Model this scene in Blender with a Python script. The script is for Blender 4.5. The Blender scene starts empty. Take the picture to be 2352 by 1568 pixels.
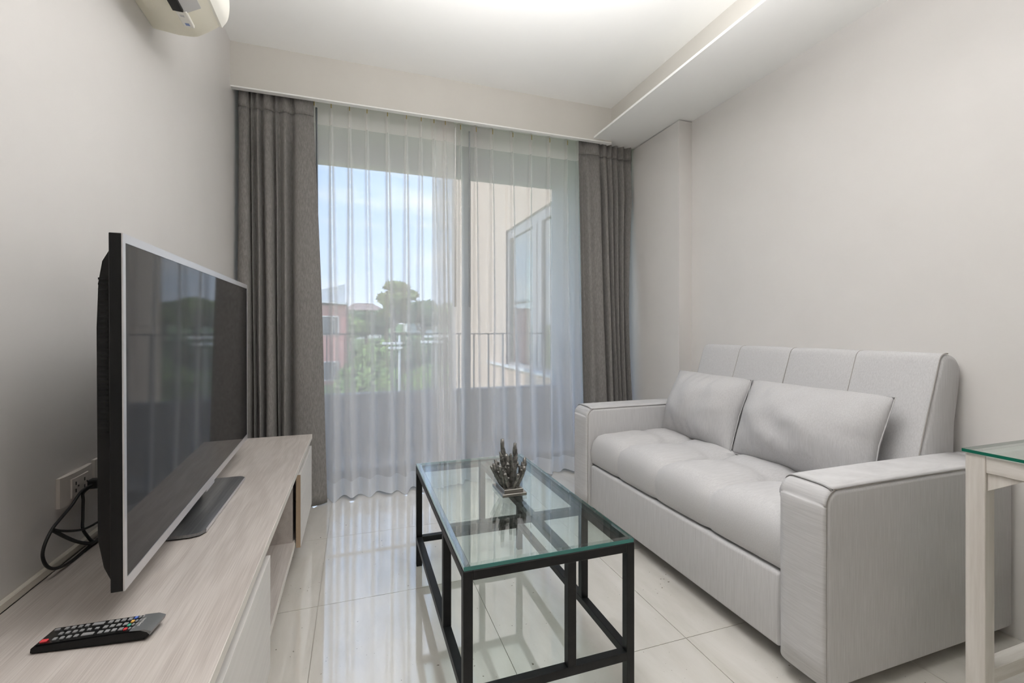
import bpy, bmesh, math, random
from mathutils import Vector, Matrix, noise as mnoise

random.seed(7)
SC = bpy.context.scene
COL = SC.collection
V = Vector

# ------------------------------------------------------------------ camera
F_PX = 1051.0
TH = math.atan(360.0 / F_PX)
cam = bpy.data.cameras.new('camera')
cam.sensor_width = 36.0
cam.lens = 36.0 * F_PX / 2352.0
cam.shift_y = -27.0 / 2352.0
cam.clip_start = 0.05
cam.clip_end = 500
camo = bpy.data.objects.new('camera', cam)
COL.objects.link(camo)
camo.location = (0, 0, 1.05)
camo.rotation_euler = (math.pi / 2, 0, -TH)
SC.camera = camo

# ------------------------------------------------------------------ colour management / render hints
SC.view_settings.view_transform = 'Standard'
SC.view_settings.look = 'None'
SC.view_settings.exposure = 0.28
SC.view_settings.gamma = 1.0
SC.view_settings.use_curve_mapping = False
cy = SC.cycles
cy.max_bounces = 14
cy.diffuse_bounces = 8
cy.glossy_bounces = 5
cy.transmission_bounces = 8
cy.transparent_max_bounces = 32
cy.caustics_reflective = False
cy.caustics_refractive = False
cy.sample_clamp_indirect = 8.0
cy.use_denoising = True

# ------------------------------------------------------------------ sky
W = bpy.data.worlds.new('sky')
SC.world = W
W.use_nodes = True
nt = W.node_tree
nt.nodes.clear()
N = nt.nodes.new
L = nt.links.new
o_ = N('ShaderNodeOutputWorld'); bg = N('ShaderNodeBackground')
tc = N('ShaderNodeTexCoord'); sep = N('ShaderNodeSeparateXYZ')
L(tc.outputs['Generated'], sep.inputs[0])
ramp = N('ShaderNodeValToRGB')
L(sep.outputs['Z'], ramp.inputs['Fac'])
cr = ramp.color_ramp
cr.elements[0].position = 0.0; cr.elements[0].color = (0.74, 0.83, 0.95, 1)
cr.elements[1].position = 1.0; cr.elements[1].color = (0.16, 0.36, 0.80, 1)
e = cr.elements.new(0.12); e.color = (0.55, 0.71, 0.95, 1)
e = cr.elements.new(0.40); e.color = (0.30, 0.53, 0.90, 1)
mp = N('ShaderNodeMapping'); mp.inputs['Scale'].default_value = (1.6, 1.6, 6.0)
mp.inputs['Location'].default_value = (0.35, 0.2, 0.4)
L(tc.outputs['Generated'], mp.inputs[0])
nz = N('ShaderNodeTexNoise'); nz.inputs['Scale'].default_value = 1.7; nz.inputs['Detail'].default_value = 7
nz.inputs['Roughness'].default_value = 0.55
L(mp.outputs[0], nz.inputs['Vector'])
cl = N('ShaderNodeMapRange'); cl.inputs['From Min'].default_value = 0.46; cl.inputs['From Max'].default_value = 0.68
L(nz.outputs['Fac'], cl.inputs['Value'])
mx = N('ShaderNodeMix'); mx.data_type = 'RGBA'
L(cl.outputs['Result'], mx.inputs['Factor'])
L(ramp.outputs['Color'], mx.inputs['A'])
mx.inputs['B'].default_value = (0.86, 0.90, 0.96, 1)
L(mx.outputs['Result'], bg.inputs['Color'])
bg.inputs['Strength'].default_value = 2.0
L(bg.outputs[0], o_.inputs[0])

# ------------------------------------------------------------------ sun and added fill lights
sd = bpy.data.lights.new('sun', 'SUN'); sd.energy = 2.7; sd.angle = 0.01; sd.color = (1.0, 0.95, 0.87)
so = bpy.data.objects.new('sun', sd); COL.objects.link(so)
so.rotation_euler = V((0.72, 0.38, -0.62)).to_track_quat('-Z', 'Y').to_euler()

def fill_light(name, loc, size, power, col, spread):
    d = bpy.data.lights.new(name, 'AREA'); d.shape = 'DISK'; d.size = size; d.energy = power; d.color = col; d.spread = math.radians(spread)
    o = bpy.data.objects.new(name, d); COL.objects.link(o); o.location = loc
    return o
fill_light('fill_light_down', (0.70, 1.15, 2.66), 0.9, 3.5, (1.0, 0.985, 0.985), 150)  # added downward fill above the view, stands for no known fixture
up = fill_light('fill_light_up', (0.50, 0.92, 1.82), 0.9, 50, (1.0, 0.985, 0.985), 154)
up.rotation_euler = (math.pi, 0, 0)   # added fill turned up to brighten the ceiling, no fixture behind it

# ------------------------------------------------------------------ materials
def M(name, col, rough=0.6, metal=0.0, spec=0.5, coat=0.0):
    m = bpy.data.materials.new(name); m.use_nodes = True
    b = m.node_tree.nodes['Principled BSDF']
    b.inputs['Base Color'].default_value = (*col, 1)
    b.inputs['Roughness'].default_value = rough
    b.inputs['Metallic'].default_value = metal
    b.inputs['Specular IOR Level'].default_value = spec
    b.inputs['Coat Weight'].default_value = coat
    return m

def nn(m, t, **kw):
    n = m.node_tree.nodes.new(t)
    for k, v in kw.items():
        n.inputs[k].default_value = v
    return n

def lk(m, a, b): m.node_tree.links.new(a, b)

def noisy(name, c1, c2, scale=(1, 1, 1), nscale=8.0, detail=6, lo=0.35, hi=0.65, rough=0.6, bump=0.0, metal=0.0, spec=0.5, rot=(0, 0, 0), bdist=0.002):
    """principled material with a stretched noise between two colours"""
    m = M(name, c1, rough, metal, spec)
    b = m.node_tree.nodes['Principled BSDF']
    tcn = nn(m, 'ShaderNodeTexCoord'); mpn = nn(m, 'ShaderNodeMapping', Scale=scale, Rotation=rot)
    lk(m, tcn.outputs['Object'], mpn.inputs[0])
    nzn = nn(m, 'ShaderNodeTexNoise', Scale=nscale, Detail=detail, Roughness=0.6)
    lk(m, mpn.outputs[0], nzn.inputs['Vector'])
    mr = nn(m, 'ShaderNodeMapRange', **{'From Min': lo, 'From Max': hi})
    lk(m, nzn.outputs['Fac'], mr.inputs['Value'])
    mixn = m.node_tree.nodes.new('ShaderNodeMix'); mixn.data_type = 'RGBA'
    mixn.inputs['A'].default_value = (*c1, 1); mixn.inputs['B'].default_value = (*c2, 1)
    lk(m, mr.outputs['Result'], mixn.inputs['Factor'])
    lk(m, mixn.outputs['Result'], b.inputs['Base Color'])
    if bump:
        bp = nn(m, 'ShaderNodeBump', Strength=bump, Distance=bdist)
        lk(m, nzn.outputs['Fac'], bp.inputs['Height'])
        lk(m, bp.outputs[0], b.inputs['Normal'])
    return m

MAT = {}
MAT['wall'] = noisy('wall_paint', (0.670, 0.650, 0.632), (0.69, 0.67, 0.652), nscale=3, rough=0.42, spec=0.3)
MAT['rear'] = noisy('rear_wall_brown', (0.20, 0.155, 0.12), (0.26, 0.20, 0.155), scale=(20, 20, 1), nscale=1.0, rough=0.5)  # unseen rear wall, brown tone darkened to cut bounce light from behind
MAT['ceiling'] = noisy('ceiling_paint', (0.87, 0.87, 0.855), (0.885, 0.885, 0.87), nscale=2, rough=0.7, spec=0.2)
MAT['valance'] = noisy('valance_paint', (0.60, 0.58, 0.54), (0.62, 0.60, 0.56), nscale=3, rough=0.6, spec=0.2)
MAT['skirt'] = M('skirting_paint', (0.66, 0.62, 0.54), 0.5)
MAT['alu'] = M('grey_aluminium', (0.13, 0.14, 0.15), 0.4, 0.3)
MAT['wand'] = M('grey_wand', (0.30, 0.31, 0.32), 0.4)
MAT['alu_light'] = M('light_aluminium', (0.62, 0.62, 0.61), 0.35, 0.6)
MAT['brass'] = M('brass_hook', (0.62, 0.48, 0.2), 0.35, 0.9)
MAT['black'] = M('black_plastic', (0.007, 0.007, 0.007), 0.35, 0, 0.25)
MAT['black_gloss'] = M('black_gloss', (0.007, 0.0075, 0.008), 0.15, 0, 0.25)
MAT['cable'] = M('cable_rubber', (0.012, 0.012, 0.012), 0.55)
MAT['silver'] = M('silver_trim', (0.66, 0.66, 0.68), 0.28, 0.75)
MAT['outlet'] = M('outlet_plastic', (0.60, 0.56, 0.52), 0.35)
MAT['outlet_dark'] = M('outlet_slot', (0.03, 0.03, 0.03), 0.6)
MAT['outlet_white'] = M('outlet_white', (0.85, 0.84, 0.82), 0.35)
MAT['ac'] = M('aircon_cream', (0.86, 0.82, 0.69), 0.4)
MAT['ac_white'] = M('aircon_white', (0.88, 0.86, 0.79), 0.35)
MAT['ac_grey'] = M('aircon_grey', (0.62, 0.61, 0.60), 0.45)
MAT['blue_print'] = M('blue_print', (0.25, 0.32, 0.55), 0.6)
MAT['frame_black'] = noisy('black_steel', (0.006, 0.0065, 0.007), (0.012, 0.0125, 0.013), nscale=30, rough=0.45, spec=0.3)
MAT['decor'] = noisy('antique_pewter', (0.10, 0.098, 0.09), (0.30, 0.29, 0.27), nscale=70, rough=0.42, metal=0.55, bump=0.6)
MAT['decor_base'] = M('pewter_base', (0.30, 0.285, 0.26), 0.22, 0.65)
MAT['concrete'] = noisy('painted_concrete', (0.40, 0.43, 0.47), (0.44, 0.47, 0.51), nscale=2, rough=0.85)
MAT['balcony_ceiling'] = M('balcony_ceiling', (0.55, 0.56, 0.57), 0.85)
MAT['balcony_floor'] = noisy('balcony_tile', (0.42, 0.41, 0.40), (0.46, 0.45, 0.44), nscale=3, rough=0.6)
MAT['peach'] = noisy('peach_render', (0.66, 0.50, 0.385), (0.69, 0.53, 0.41), nscale=1, rough=0.9)
MAT['red'] = noisy('red_render', (0.58, 0.26, 0.23), (0.62, 0.29, 0.25), nscale=1, rough=0.9)
MAT['white_wall'] = M('white_render', (0.78, 0.77, 0.74), 0.9)
MAT['red_roof'] = noisy('clay_roof', (0.40, 0.27, 0.22), (0.48, 0.33, 0.27), nscale=3, rough=0.9)
MAT['metal_roof'] = M('metal_roof', (0.80, 0.81, 0.82), 0.5)
MAT['fin'] = M('roof_fin', (0.62, 0.64, 0.64), 0.8)
MAT['win_dark'] = M('dark_window', (0.10, 0.11, 0.12), 0.25)
MAT['wing_frame'] = M('wing_window_frame', (0.36, 0.34, 0.33), 0.5)
MAT['leaf'] = noisy('leaf_green', (0.16, 0.27, 0.06), (0.30, 0.42, 0.10), nscale=1.2, rough=0.7)
MAT['leaf_dark'] = noisy('leaf_dark_green', (0.07, 0.13, 0.05), (0.16, 0.24, 0.09), nscale=1.0, rough=0.7)
MAT['leaf_yellow'] = noisy('leaf_olive', (0.22, 0.26, 0.08), (0.34, 0.36, 0.14), nscale=1.0, rough=0.7)
MAT['bark'] = noisy('bark', (0.16, 0.13, 0.10), (0.24, 0.20, 0.16), nscale=5, rough=0.9)
MAT['ground'] = noisy('grass_ground', (0.14, 0.22, 0.06), (0.24, 0.32, 0.10), nscale=0.5, rough=0.95)
MAT['pole'] = M('pole_concrete', (0.80, 0.80, 0.78), 0.8)
MAT['rail'] = M('railing_steel', (0.16, 0.17, 0.18), 0.5)
MAT['joint'] = M('tile_joint', (0.36, 0.34, 0.30), 0.8)
MAT['wing_inside'] = M('wing_interior', (0.50, 0.49, 0.47), 0.9)

# dark curtain weave
def curtain_mat():
    m = noisy('curtain_weave', (0.19, 0.18, 0.172), (0.255, 0.243, 0.234), scale=(1, 1, 0.25), nscale=160, detail=3, rough=0.9, spec=0.1, bump=0.25, bdist=0.001)
    b = m.node_tree.nodes['Principled BSDF']
    b.inputs['Sheen Weight'].default_value = 0.15
    return m
MAT['curtain'] = curtain_mat()

def sheer_mat(name, T0, col):
    """woven voile: what passes straight through falls off with the slant of the cloth, the rest scatters"""
    m = bpy.data.materials.new(name); m.use_nodes = True
    t = m.node_tree; t.nodes.clear()
    out = t.nodes.new('ShaderNodeOutputMaterial')
    lw = nn(m, 'ShaderNodeLayerWeight', Blend=0.5)
    sub = t.nodes.new('ShaderNodeMath'); sub.operation = 'SUBTRACT'; sub.inputs[0].default_value = 1.0
    lk(m, lw.outputs['Facing'], sub.inputs[1])
    mxn = t.nodes.new('ShaderNodeMath'); mxn.operation = 'MAXIMUM'; mxn.inputs[1].default_value = 0.16
    lk(m, sub.outputs[0], mxn.inputs[0])
    dv = t.nodes.new('ShaderNodeMath'); dv.operation = 'DIVIDE'; dv.inputs[0].default_value = 1.0
    lk(m, mxn.outputs[0], dv.inputs[1])
    pw = t.nodes.new('ShaderNodeMath'); pw.operation = 'POWER'; pw.inputs[0].default_value = T0
    lk(m, dv.outputs[0], pw.inputs[1])
    df = nn(m, 'ShaderNodeBsdfDiffuse', Color=(*col, 1)); tr = nn(m, 'ShaderNodeBsdfTranslucent', Color=(*col, 1))
    mm = nn(m, 'ShaderNodeMixShader', Fac=0.5)
    lk(m, df.outputs[0], mm.inputs[1]); lk(m, tr.outputs[0], mm.inputs[2])
    tp = t.nodes.new('ShaderNodeBsdfTransparent')
    fm = t.nodes.new('ShaderNodeMixShader')
    lk(m, pw.outputs[0], fm.inputs['Fac']); lk(m, mm.outputs[0], fm.inputs[1]); lk(m, tp.outputs[0], fm.inputs[2])
    lk(m, fm.outputs[0], out.inputs[0])
    return m
MAT['sheer'] = sheer_mat('sheer_voile', 0.41, (0.955, 0.945, 0.935))
MAT['sheer_hem'] = sheer_mat('sheer_hem', 0.18, (0.93, 0.93, 0.93))
MAT['sheer_head'] = sheer_mat('sheer_heading', 0.08, (0.90, 0.87, 0.86))

def glass_mat(name, tint, refl=1.0):
    """clear pane: lets light straight through, mirrors by Fresnel"""
    m = bpy.data.materials.new(name); m.use_nodes = True
    t = m.node_tree; t.nodes.clear()
    out = t.nodes.new('ShaderNodeOutputMaterial')
    # Schlick reflectance of a clear pane, the same from either side
    lw = nn(m, 'ShaderNodeLayerWeight', Blend=0.5)
    p5 = t.nodes.new('ShaderNodeMath'); p5.operation = 'POWER'; p5.inputs[1].default_value = 5.0
    lk(m, lw.outputs['Facing'], p5.inputs[0])
    mul = t.nodes.new('ShaderNodeMath'); mul.operation = 'MULTIPLY_ADD'; mul.inputs[1].default_value = 0.96 ; mul.inputs[2].default_value = 0.04 * refl
    lk(m, p5.outputs[0], mul.inputs[0])
    gl = nn(m, 'ShaderNodeBsdfGlossy', Roughness=0.0); gl.inputs['Color'].default_value = (1, 1, 1, 1)
    tp = nn(m, 'ShaderNodeBsdfTransparent', Color=(*tint, 1))
    fm = t.nodes.new('ShaderNodeMixShader')
    lk(m, mul.outputs[0], fm.inputs['Fac']); lk(m, tp.outputs[0], fm.inputs[1]); lk(m, gl.outputs[0], fm.inputs[2])
    lk(m, fm.outputs[0], out.inputs[0])
    return m
MAT['pane'] = glass_mat('window_glass', (0.97, 0.975, 0.98))
MAT['pane_dark'] = glass_mat('wing_glass', (0.66, 0.80, 0.77), 3.5)
MAT['table_glass'] = glass_mat('table_glass', (0.90, 0.965, 0.95), 3.2)
MAT['glass_edge'] = M('glass_edge', (0.05, 0.24, 0.20), 0.08)
MAT['glass_edge_light'] = M('glass_edge_light', (0.045, 0.20, 0.185), 0.08)
MAT['glass_edge_lit'] = M('glass_edge_lit', (0.42, 0.56, 0.55), 0.08)  # window reflection put into the paler colour of the left and far edges
MAT['bevel_glass'] = glass_mat('bevel_glass', (0.90, 0.96, 0.95), 6.0)
MAT['glass_edge_dark'] = M('glass_edge_dark', (0.01, 0.13, 0.085), 0.08)

# pale oak foil of the television cabinet
def oak():
    m = M('pale_oak', (0.5, 0.45, 0.4), 0.38, 0, 0.4)
    b = m.node_tree.nodes['Principled BSDF']
    tcn = nn(m, 'ShaderNodeTexCoord')
    mp1 = nn(m, 'ShaderNodeMapping', Scale=(1.0, 0.16, 1.0)); lk(m, tcn.outputs['Object'], mp1.inputs[0])
    n1 = nn(m, 'ShaderNodeTexNoise', Scale=9.0, Detail=3.0, Roughness=0.55); lk(m, mp1.outputs[0], n1.inputs['Vector'])
    wv = nn(m, 'ShaderNodeMath'); wv.operation = 'MULTIPLY'; wv.inputs[1].default_value = 34.0
    lk(m, n1.outputs['Fac'], wv.inputs[0])
    sn = nn(m, 'ShaderNodeMath'); sn.operation = 'SINE'; lk(m, wv.outputs[0], sn.inputs[0])
    mp2 = nn(m, 'ShaderNodeMapping', Scale=(420, 7, 420)); lk(m, tcn.outputs['Object'], mp2.inputs[0])
    n2 = nn(m, 'ShaderNodeTexNoise', Scale=1.0, Detail=4.0); lk(m, mp2.outputs[0], n2.inputs['Vector'])
    mul = nn(m, 'ShaderNodeMath'); mul.operation = 'MULTIPLY_ADD'; mul.inputs[1].default_value = 0.10; mul.inputs[2].default_value = 0.0
    lk(m, sn.outputs[0], mul.inputs[0])
    add = nn(m, 'ShaderNodeMath'); add.operation = 'ADD'; lk(m, mul.outputs[0], add.inputs[0]); lk(m, n2.outputs['Fac'], add.inputs[1])
    mr = nn(m, 'ShaderNodeMapRange', **{'From Min': 0.25, 'From Max': 0.75}); lk(m, add.outputs[0], mr.inputs['Value'])
    mixn = m.node_tree.nodes.new('ShaderNodeMix'); mixn.data_type = 'RGBA'
    mixn.inputs['A'].default_value = (0.40, 0.358, 0.330, 1); mixn.inputs['B'].default_value = (0.55, 0.508, 0.476, 1)
    lk(m, mr.outputs['Result'], mixn.inputs['Factor']); lk(m, mixn.outputs['Result'], b.inputs['Base Color'])
    bp = nn(m, 'ShaderNodeBump', Strength=0.25, Distance=0.0006); lk(m, add.outputs[0], bp.inputs['Height']); lk(m, bp.outputs[0], b.inputs['Normal'])
    return m
MAT['oak'] = oak()
MAT['oak_front'] = noisy('pale_front', (0.62, 0.60, 0.575), (0.67, 0.65, 0.625), scale=(60, 3, 60), nscale=1.0, rough=0.45)
MAT['oak_edge'] = M('panel_edge', (0.40, 0.30, 0.21), 0.5)
MAT['oak_lip'] = M('panel_lip', (0.64, 0.61, 0.56), 0.45)
MAT['whitewash'] = noisy('whitewashed_pine', (0.55, 0.515, 0.475), (0.66, 0.63, 0.595), scale=(30, 30, 2.2), nscale=1.5, detail=5, rough=0.55, bump=0.2)
MAT['whitewash_h'] = noisy('whitewashed_pine_rail', (0.55, 0.515, 0.475), (0.66, 0.63, 0.595), scale=(30, 2.2, 30), nscale=1.5, detail=5, rough=0.55, bump=0.2)
MAT['whitewash_x'] = noisy('whitewashed_pine_stretcher', (0.55, 0.515, 0.475), (0.66, 0.63, 0.595), scale=(2.2, 30, 30), nscale=1.5, detail=5, rough=0.55, bump=0.2)

SOFA_A, SOFA_B = (0.475, 0.470, 0.475), (0.585, 0.580, 0.585)
MAT['sofa_v'] = noisy('sofa_weave_vertical', SOFA_A, SOFA_B, scale=(330, 330, 10), nscale=1.0, detail=3, lo=0.25, hi=0.75, rough=0.92, spec=0.1, bump=0.12, bdist=0.001)
MAT['sofa_h'] = noisy('sofa_weave_horizontal', SOFA_A, SOFA_B, scale=(12, 12, 330), nscale=1.0, detail=3, lo=0.25, hi=0.75, rough=0.92, spec=0.1, bump=0.12, bdist=0.001)
MAT['sofa_x'] = noisy('sofa_weave_across', SOFA_A, SOFA_B, scale=(12, 330, 330), nscale=1.0, detail=3, lo=0.25, hi=0.75, rough=0.92, spec=0.1, bump=0.10, bdist=0.001)
MAT['piping'] = M('sofa_piping', (0.36, 0.34, 0.32), 0.9, 0, 0.1)
MAT['pillow'] = noisy('pillow_weave', (0.445, 0.440, 0.445), (0.535, 0.530, 0.535), scale=(260, 260, 14), nscale=1.0, detail=3, lo=0.25, hi=0.75, rough=0.92, spec=0.1, bump=0.10, bdist=0.001, rot=(0.2, 0, 0))

# polished marble-look floor tile
def tile():
    m = M('polished_tile', (0.6, 0.57, 0.52), 0.05, 0, 1.0)
    b = m.node_tree.nodes['Principled BSDF']
    b.inputs['IOR'].default_value = 1.6; b.inputs['Coat Weight'].default_value = 1.0; b.inputs['Coat Roughness'].default_value = 0.03; b.inputs['Coat IOR'].default_value = 2.1
    g = nn(m, 'ShaderNodeNewGeometry')
    oi = nn(m, 'ShaderNodeObjectInfo')
    mp1 = nn(m, 'ShaderNodeMapping', Scale=(5.0, 1.3, 1), Rotation=(0, 0, 0.5)); lk(m, g.outputs['Position'], mp1.inputs[0])
    n1 = nn(m, 'ShaderNodeTexNoise', Scale=1.6, Detail=8.0, Roughness=0.62, Distortion=0.4); lk(m, mp1.outputs[0], n1.inputs['Vector'])
    mr = nn(m, 'ShaderNodeMapRange', **{'From Min': 0.3, 'From Max': 0.7}); lk(m, n1.outputs['Fac'], mr.inputs['Value'])
    mixn = m.node_tree.nodes.new('ShaderNodeMix'); mixn.data_type = 'RGBA'
    mixn.inputs['A'].default_value = (0.62, 0.592, 0.535, 1); mixn.inputs['B'].default_value = (0.76, 0.735, 0.69, 1)
    lk(m, mr.outputs['Result'], mixn.inputs['Factor'])
    n2 = nn(m, 'ShaderNodeTexNoise', Scale=75.0, Detail=2.0); lk(m, g.outputs['Position'], n2.inputs['Vector'])
    n3 = nn(m, 'ShaderNodeTexNoise', Scale=6.0, Detail=2.0); lk(m, g.outputs['Position'], n3.inputs['Vector'])
    ad = nn(m, 'ShaderNodeMath'); ad.operation = 'MULTIPLY_ADD'; ad.inputs[1].default_value = 0.30
    lk(m, n3.outputs['Fac'], ad.inputs[0]); lk(m, n2.outputs['Fac'], ad.inputs[2])
    mr2 = nn(m, 'ShaderNodeMapRange', **{'From Min': 0.885, 'From Max': 0.93}); lk(m, ad.outputs[0], mr2.inputs['Value'])
    mix2 = m.node_tree.nodes.new('ShaderNodeMix'); mix2.data_type = 'RGBA'
    lk(m, mr2.outputs['Result'], mix2.inputs['Factor']); lk(m, mixn.outputs['Result'], mix2.inputs['A'])
    mix2.inputs['B'].default_value = (0.20, 0.17, 0.13, 1)
    lk(m, mix2.outputs['Result'], b.inputs['Base Color'])
    return m
MAT['tile'] = tile()
MAT['screen'] = M('tv_screen', (0.016, 0.016, 0.017), 0.04, 0, 0.14)
MAT['stand'] = noisy('brushed_graphite', (0.20, 0.205, 0.215), (0.29, 0.295, 0.305), scale=(120, 4, 120), nscale=1.0, rough=0.30, metal=0.75)
MAT['remote_grey'] = M('remote_grey', (0.20, 0.205, 0.21), 0.3, 0.5)
MAT['button'] = M('button_grey', (0.24, 0.24, 0.245), 0.5)
MAT['b_red'] = M('button_red', (0.62, 0.05, 0.06), 0.45)
MAT['b_green'] = M('button_green', (0.06, 0.36, 0.22), 0.45)
MAT['b_yellow'] = M('button_yellow', (0.72, 0.42, 0.10), 0.45)
MAT['b_blue'] = M('button_blue', (0.08, 0.16, 0.55), 0.45)
MAT['print'] = M('pale_print', (0.68, 0.68, 0.68), 0.6)

# ------------------------------------------------------------------ builders
def new_bm(): return bmesh.new()

def add_box(bm, x0, x1, y0, y1, z0, z1, bev=0.0, seg=2):
    vs = [bm.verts.new(p) for p in ((x0, y0, z0), (x1, y0, z0), (x1, y1, z0), (x0, y1, z0), (x0, y0, z1), (x1, y0, z1), (x1, y1, z1), (x0, y1, z1))]
    fs = [bm.faces.new([vs[i] for i in f]) for f in ((0, 3, 2, 1), (4, 5, 6, 7), (0, 1, 5, 4), (1, 2, 6, 5), (2, 3, 7, 6), (3, 0, 4, 7))]
    if bev:
        es = list({e for f in fs for e in f.edges})
        bmesh.ops.bevel(bm, geom=es, offset=bev, segments=seg, profile=0.5, affect='EDGES')

def box(x0, x1, y0, y1, z0, z1, bev=0.0, seg=2):
    bm = new_bm(); add_box(bm, x0, x1, y0, y1, z0, z1, bev, seg); return bm

def add_prism(bm, pts, d):
    """closed outline of 3-D points swept by vector d"""
    a = [bm.verts.new(p) for p in pts]; b = [bm.verts.new(V(p) + V(d)) for p in pts]
    n = len(pts)
    bm.faces.new(a[::-1]); bm.faces.new(b)
    for i in range(n):
        bm.faces.new((a[i], a[(i + 1) % n], b[(i + 1) % n], b[i]))
    bmesh.ops.recalc_face_normals(bm, faces=bm.faces)

def add_tube(bm, pts, r, n=8, cap=True):
    pts = [V(p) for p in pts]
    rs = r if isinstance(r, (list, tuple)) else [r] * len(pts)
    rings = []
    up = V((0, 0, 1))
    prev = None
    for i, p in enumerate(pts):
        t = (pts[min(i + 1, len(pts) - 1)] - pts[max(i - 1, 0)]).normalized()
        if prev is None:
            a = t.cross(up)
            if a.length < 1e-3: a = t.cross(V((1, 0, 0)))
            a.normalize()
        else:
            a = (prev - t * prev.dot(t)).normalized()
        prev = a
        b = t.cross(a)
        rings.append([bm.verts.new(p + (a * math.cos(2 * math.pi * k / n) + b * math.sin(2 * math.pi * k / n)) * rs[i]) for k in range(n)])
    for i in range(len(rings) - 1):
        for k in range(n):
            bm.faces.new((rings[i][k], rings[i][(k + 1) % n], rings[i + 1][(k + 1) % n], rings[i + 1][k]))
    if cap:
        bm.faces.new(rings[0][::-1]); bm.faces.new(rings[-1])

def spline(pts, n=8):
    """Catmull-Rom through points"""
    P = [V(p) for p in pts]; out = []
    for i in range(len(P) - 1):
        p0 = P[max(i - 1, 0)]; p1 = P[i]; p2 = P[i + 1]; p3 = P[min(i + 2, len(P) - 1)]
        for k in range(n):
            t = k / n
            out.append(0.5 * ((2 * p1) + (p2 - p0) * t + (2 * p0 - 5 * p1 + 4 * p2 - p3) * t * t + (3 * p1 - p0 - 3 * p2 + p3) * t ** 3))
    out.append(P[-1])
    return out

def add_grid(bm, fn, nu, nv):
    vs = [[bm.verts.new(fn(i / nu, j / nv)) for j in range(nv + 1)] for i in range(nu + 1)]
    for i in range(nu):
        for j in range(nv):
            bm.faces.new((vs[i][j], vs[i + 1][j], vs[i + 1][j + 1], vs[i][j + 1]))
    return vs

def wloc(o):
    p = V((0, 0, 0))
    while o: p += o.location; o = o.parent
    return p

def obj(name, bm, mat, parent=None, loc=None, smooth=False, angle=None):
    """link a bmesh given in world coordinates as one mesh object"""
    base = wloc(parent) if parent else V((0, 0, 0))
    own = V(loc) if loc is not None else base
    for v in bm.verts: v.co -= own
    me = bpy.data.meshes.new(name)
    bm.normal_update()
    bm.to_mesh(me); bm.free()
    me.materials.append(mat)
    if smooth:
        for p in me.polygons: p.use_smooth = True
        if angle: me.set_sharp_from_angle(angle=math.radians(angle))
    o = bpy.data.objects.new(name, me)
    COL.objects.link(o)
    o.location = own - base if parent else own
    if parent: o.parent = parent
    return o

def inst(src, name, loc, parent=None):
    """copy of a part, mesh data shared; loc is the world position of its origin"""
    o = src.copy(); o.name = name; COL.objects.link(o)
    o.parent = parent
    o.location = V(loc) - (wloc(parent) if parent else V((0, 0, 0)))
    return o

def thing(name, label, cat, loc=(0, 0, 0), group=None):
    o = bpy.data.objects.new(name, None); COL.objects.link(o)
    o.empty_display_size = 0.05
    o.location = loc; o['label'] = label; o['category'] = cat
    if group: o['group'] = group
    return o

def tag(o, label, cat, group=None):
    o['label'] = label; o['category'] = cat
    if group: o['group'] = group
    return o

def struct(name, bm, mat, parent=None, smooth=False, label=None):
    o = obj(name, bm, mat, parent, smooth=smooth)
    if not parent: o['kind'] = 'structure'
    if label: o['label'] = label
    return o

# ------------------------------------------------------------------ room shell
XL, XR = -0.667, 2.130
YB, YW = -2.4, 3.20
ZC, ZB = 2.680, 2.436
struct('wall_left', box(XL - 0.12, XL, YB - 0.1, YW + 0.06, -0.1, ZC + 0.1), MAT['wall'], label='plain warm grey wall behind the television')
wr = struct('wall_right', box(XR, XR + 0.12, YB - 0.1, YW + 0.06, -0.1, ZC + 0.1), MAT['wall'], label='plain warm grey wall behind the sofa')
struct('pillar', box(2.028, XR, 2.506, YW + 0.06, 0.0, ZB), MAT['wall'], parent=wr)
struct('wall_rear', box(XL - 0.12, XR + 0.12, YB - 0.1, YB, -0.1, ZC + 0.1), MAT['rear'])
struct('ceiling', box(XL - 0.12, XR + 0.12, YB - 0.1, YW + 0.06, ZC, ZC + 0.1), MAT['ceiling'])
# dropped bulkhead along the right wall, with a thin ledge along its edge
bm = new_bm()
YV = 2.956
add_box(bm, 1.790, XR, YB, YW, ZB + 0.006, ZC)
add_box(bm, 1.642, 1.790, YB, YW, ZB + 0.006, ZB + 0.020)
tb = struct('trim_1', bm, MAT['ceiling'], label='white dropped bulkhead along the right wall')
struct('shaded_face', box(1.786, 1.790, YB, YV, ZB + 0.021, ZC), MAT['valance'], parent=tb)  # thin skin, shade on the bulkhead side put into its darker colour
# curtain pelmet across the window
tp2 = struct('trim_2', box(XL, 1.79, YV, YV + 0.035, ZB - 0.004, ZC), MAT['valance'], label='beige curtain pelmet under the ceiling')
struct('lower_edge', box(XL, 1.79, YV + 0.001, YV + 0.036, ZB - 0.012, ZB - 0.004), MAT['ceiling'], parent=tp2)
# wall over and beside the sliding door
bm = new_bm()
add_box(bm, XL, XR, YW, YW + 0.12, 2.62, ZC + 0.1)
add_box(bm, XL, -0.60, YW, YW + 0.12, 0.0, 2.62)
add_box(bm, 2.02, XR, YW, YW + 0.12, 0.0, 2.62)
struct('wall_window', bm, MAT['wall'])

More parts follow.
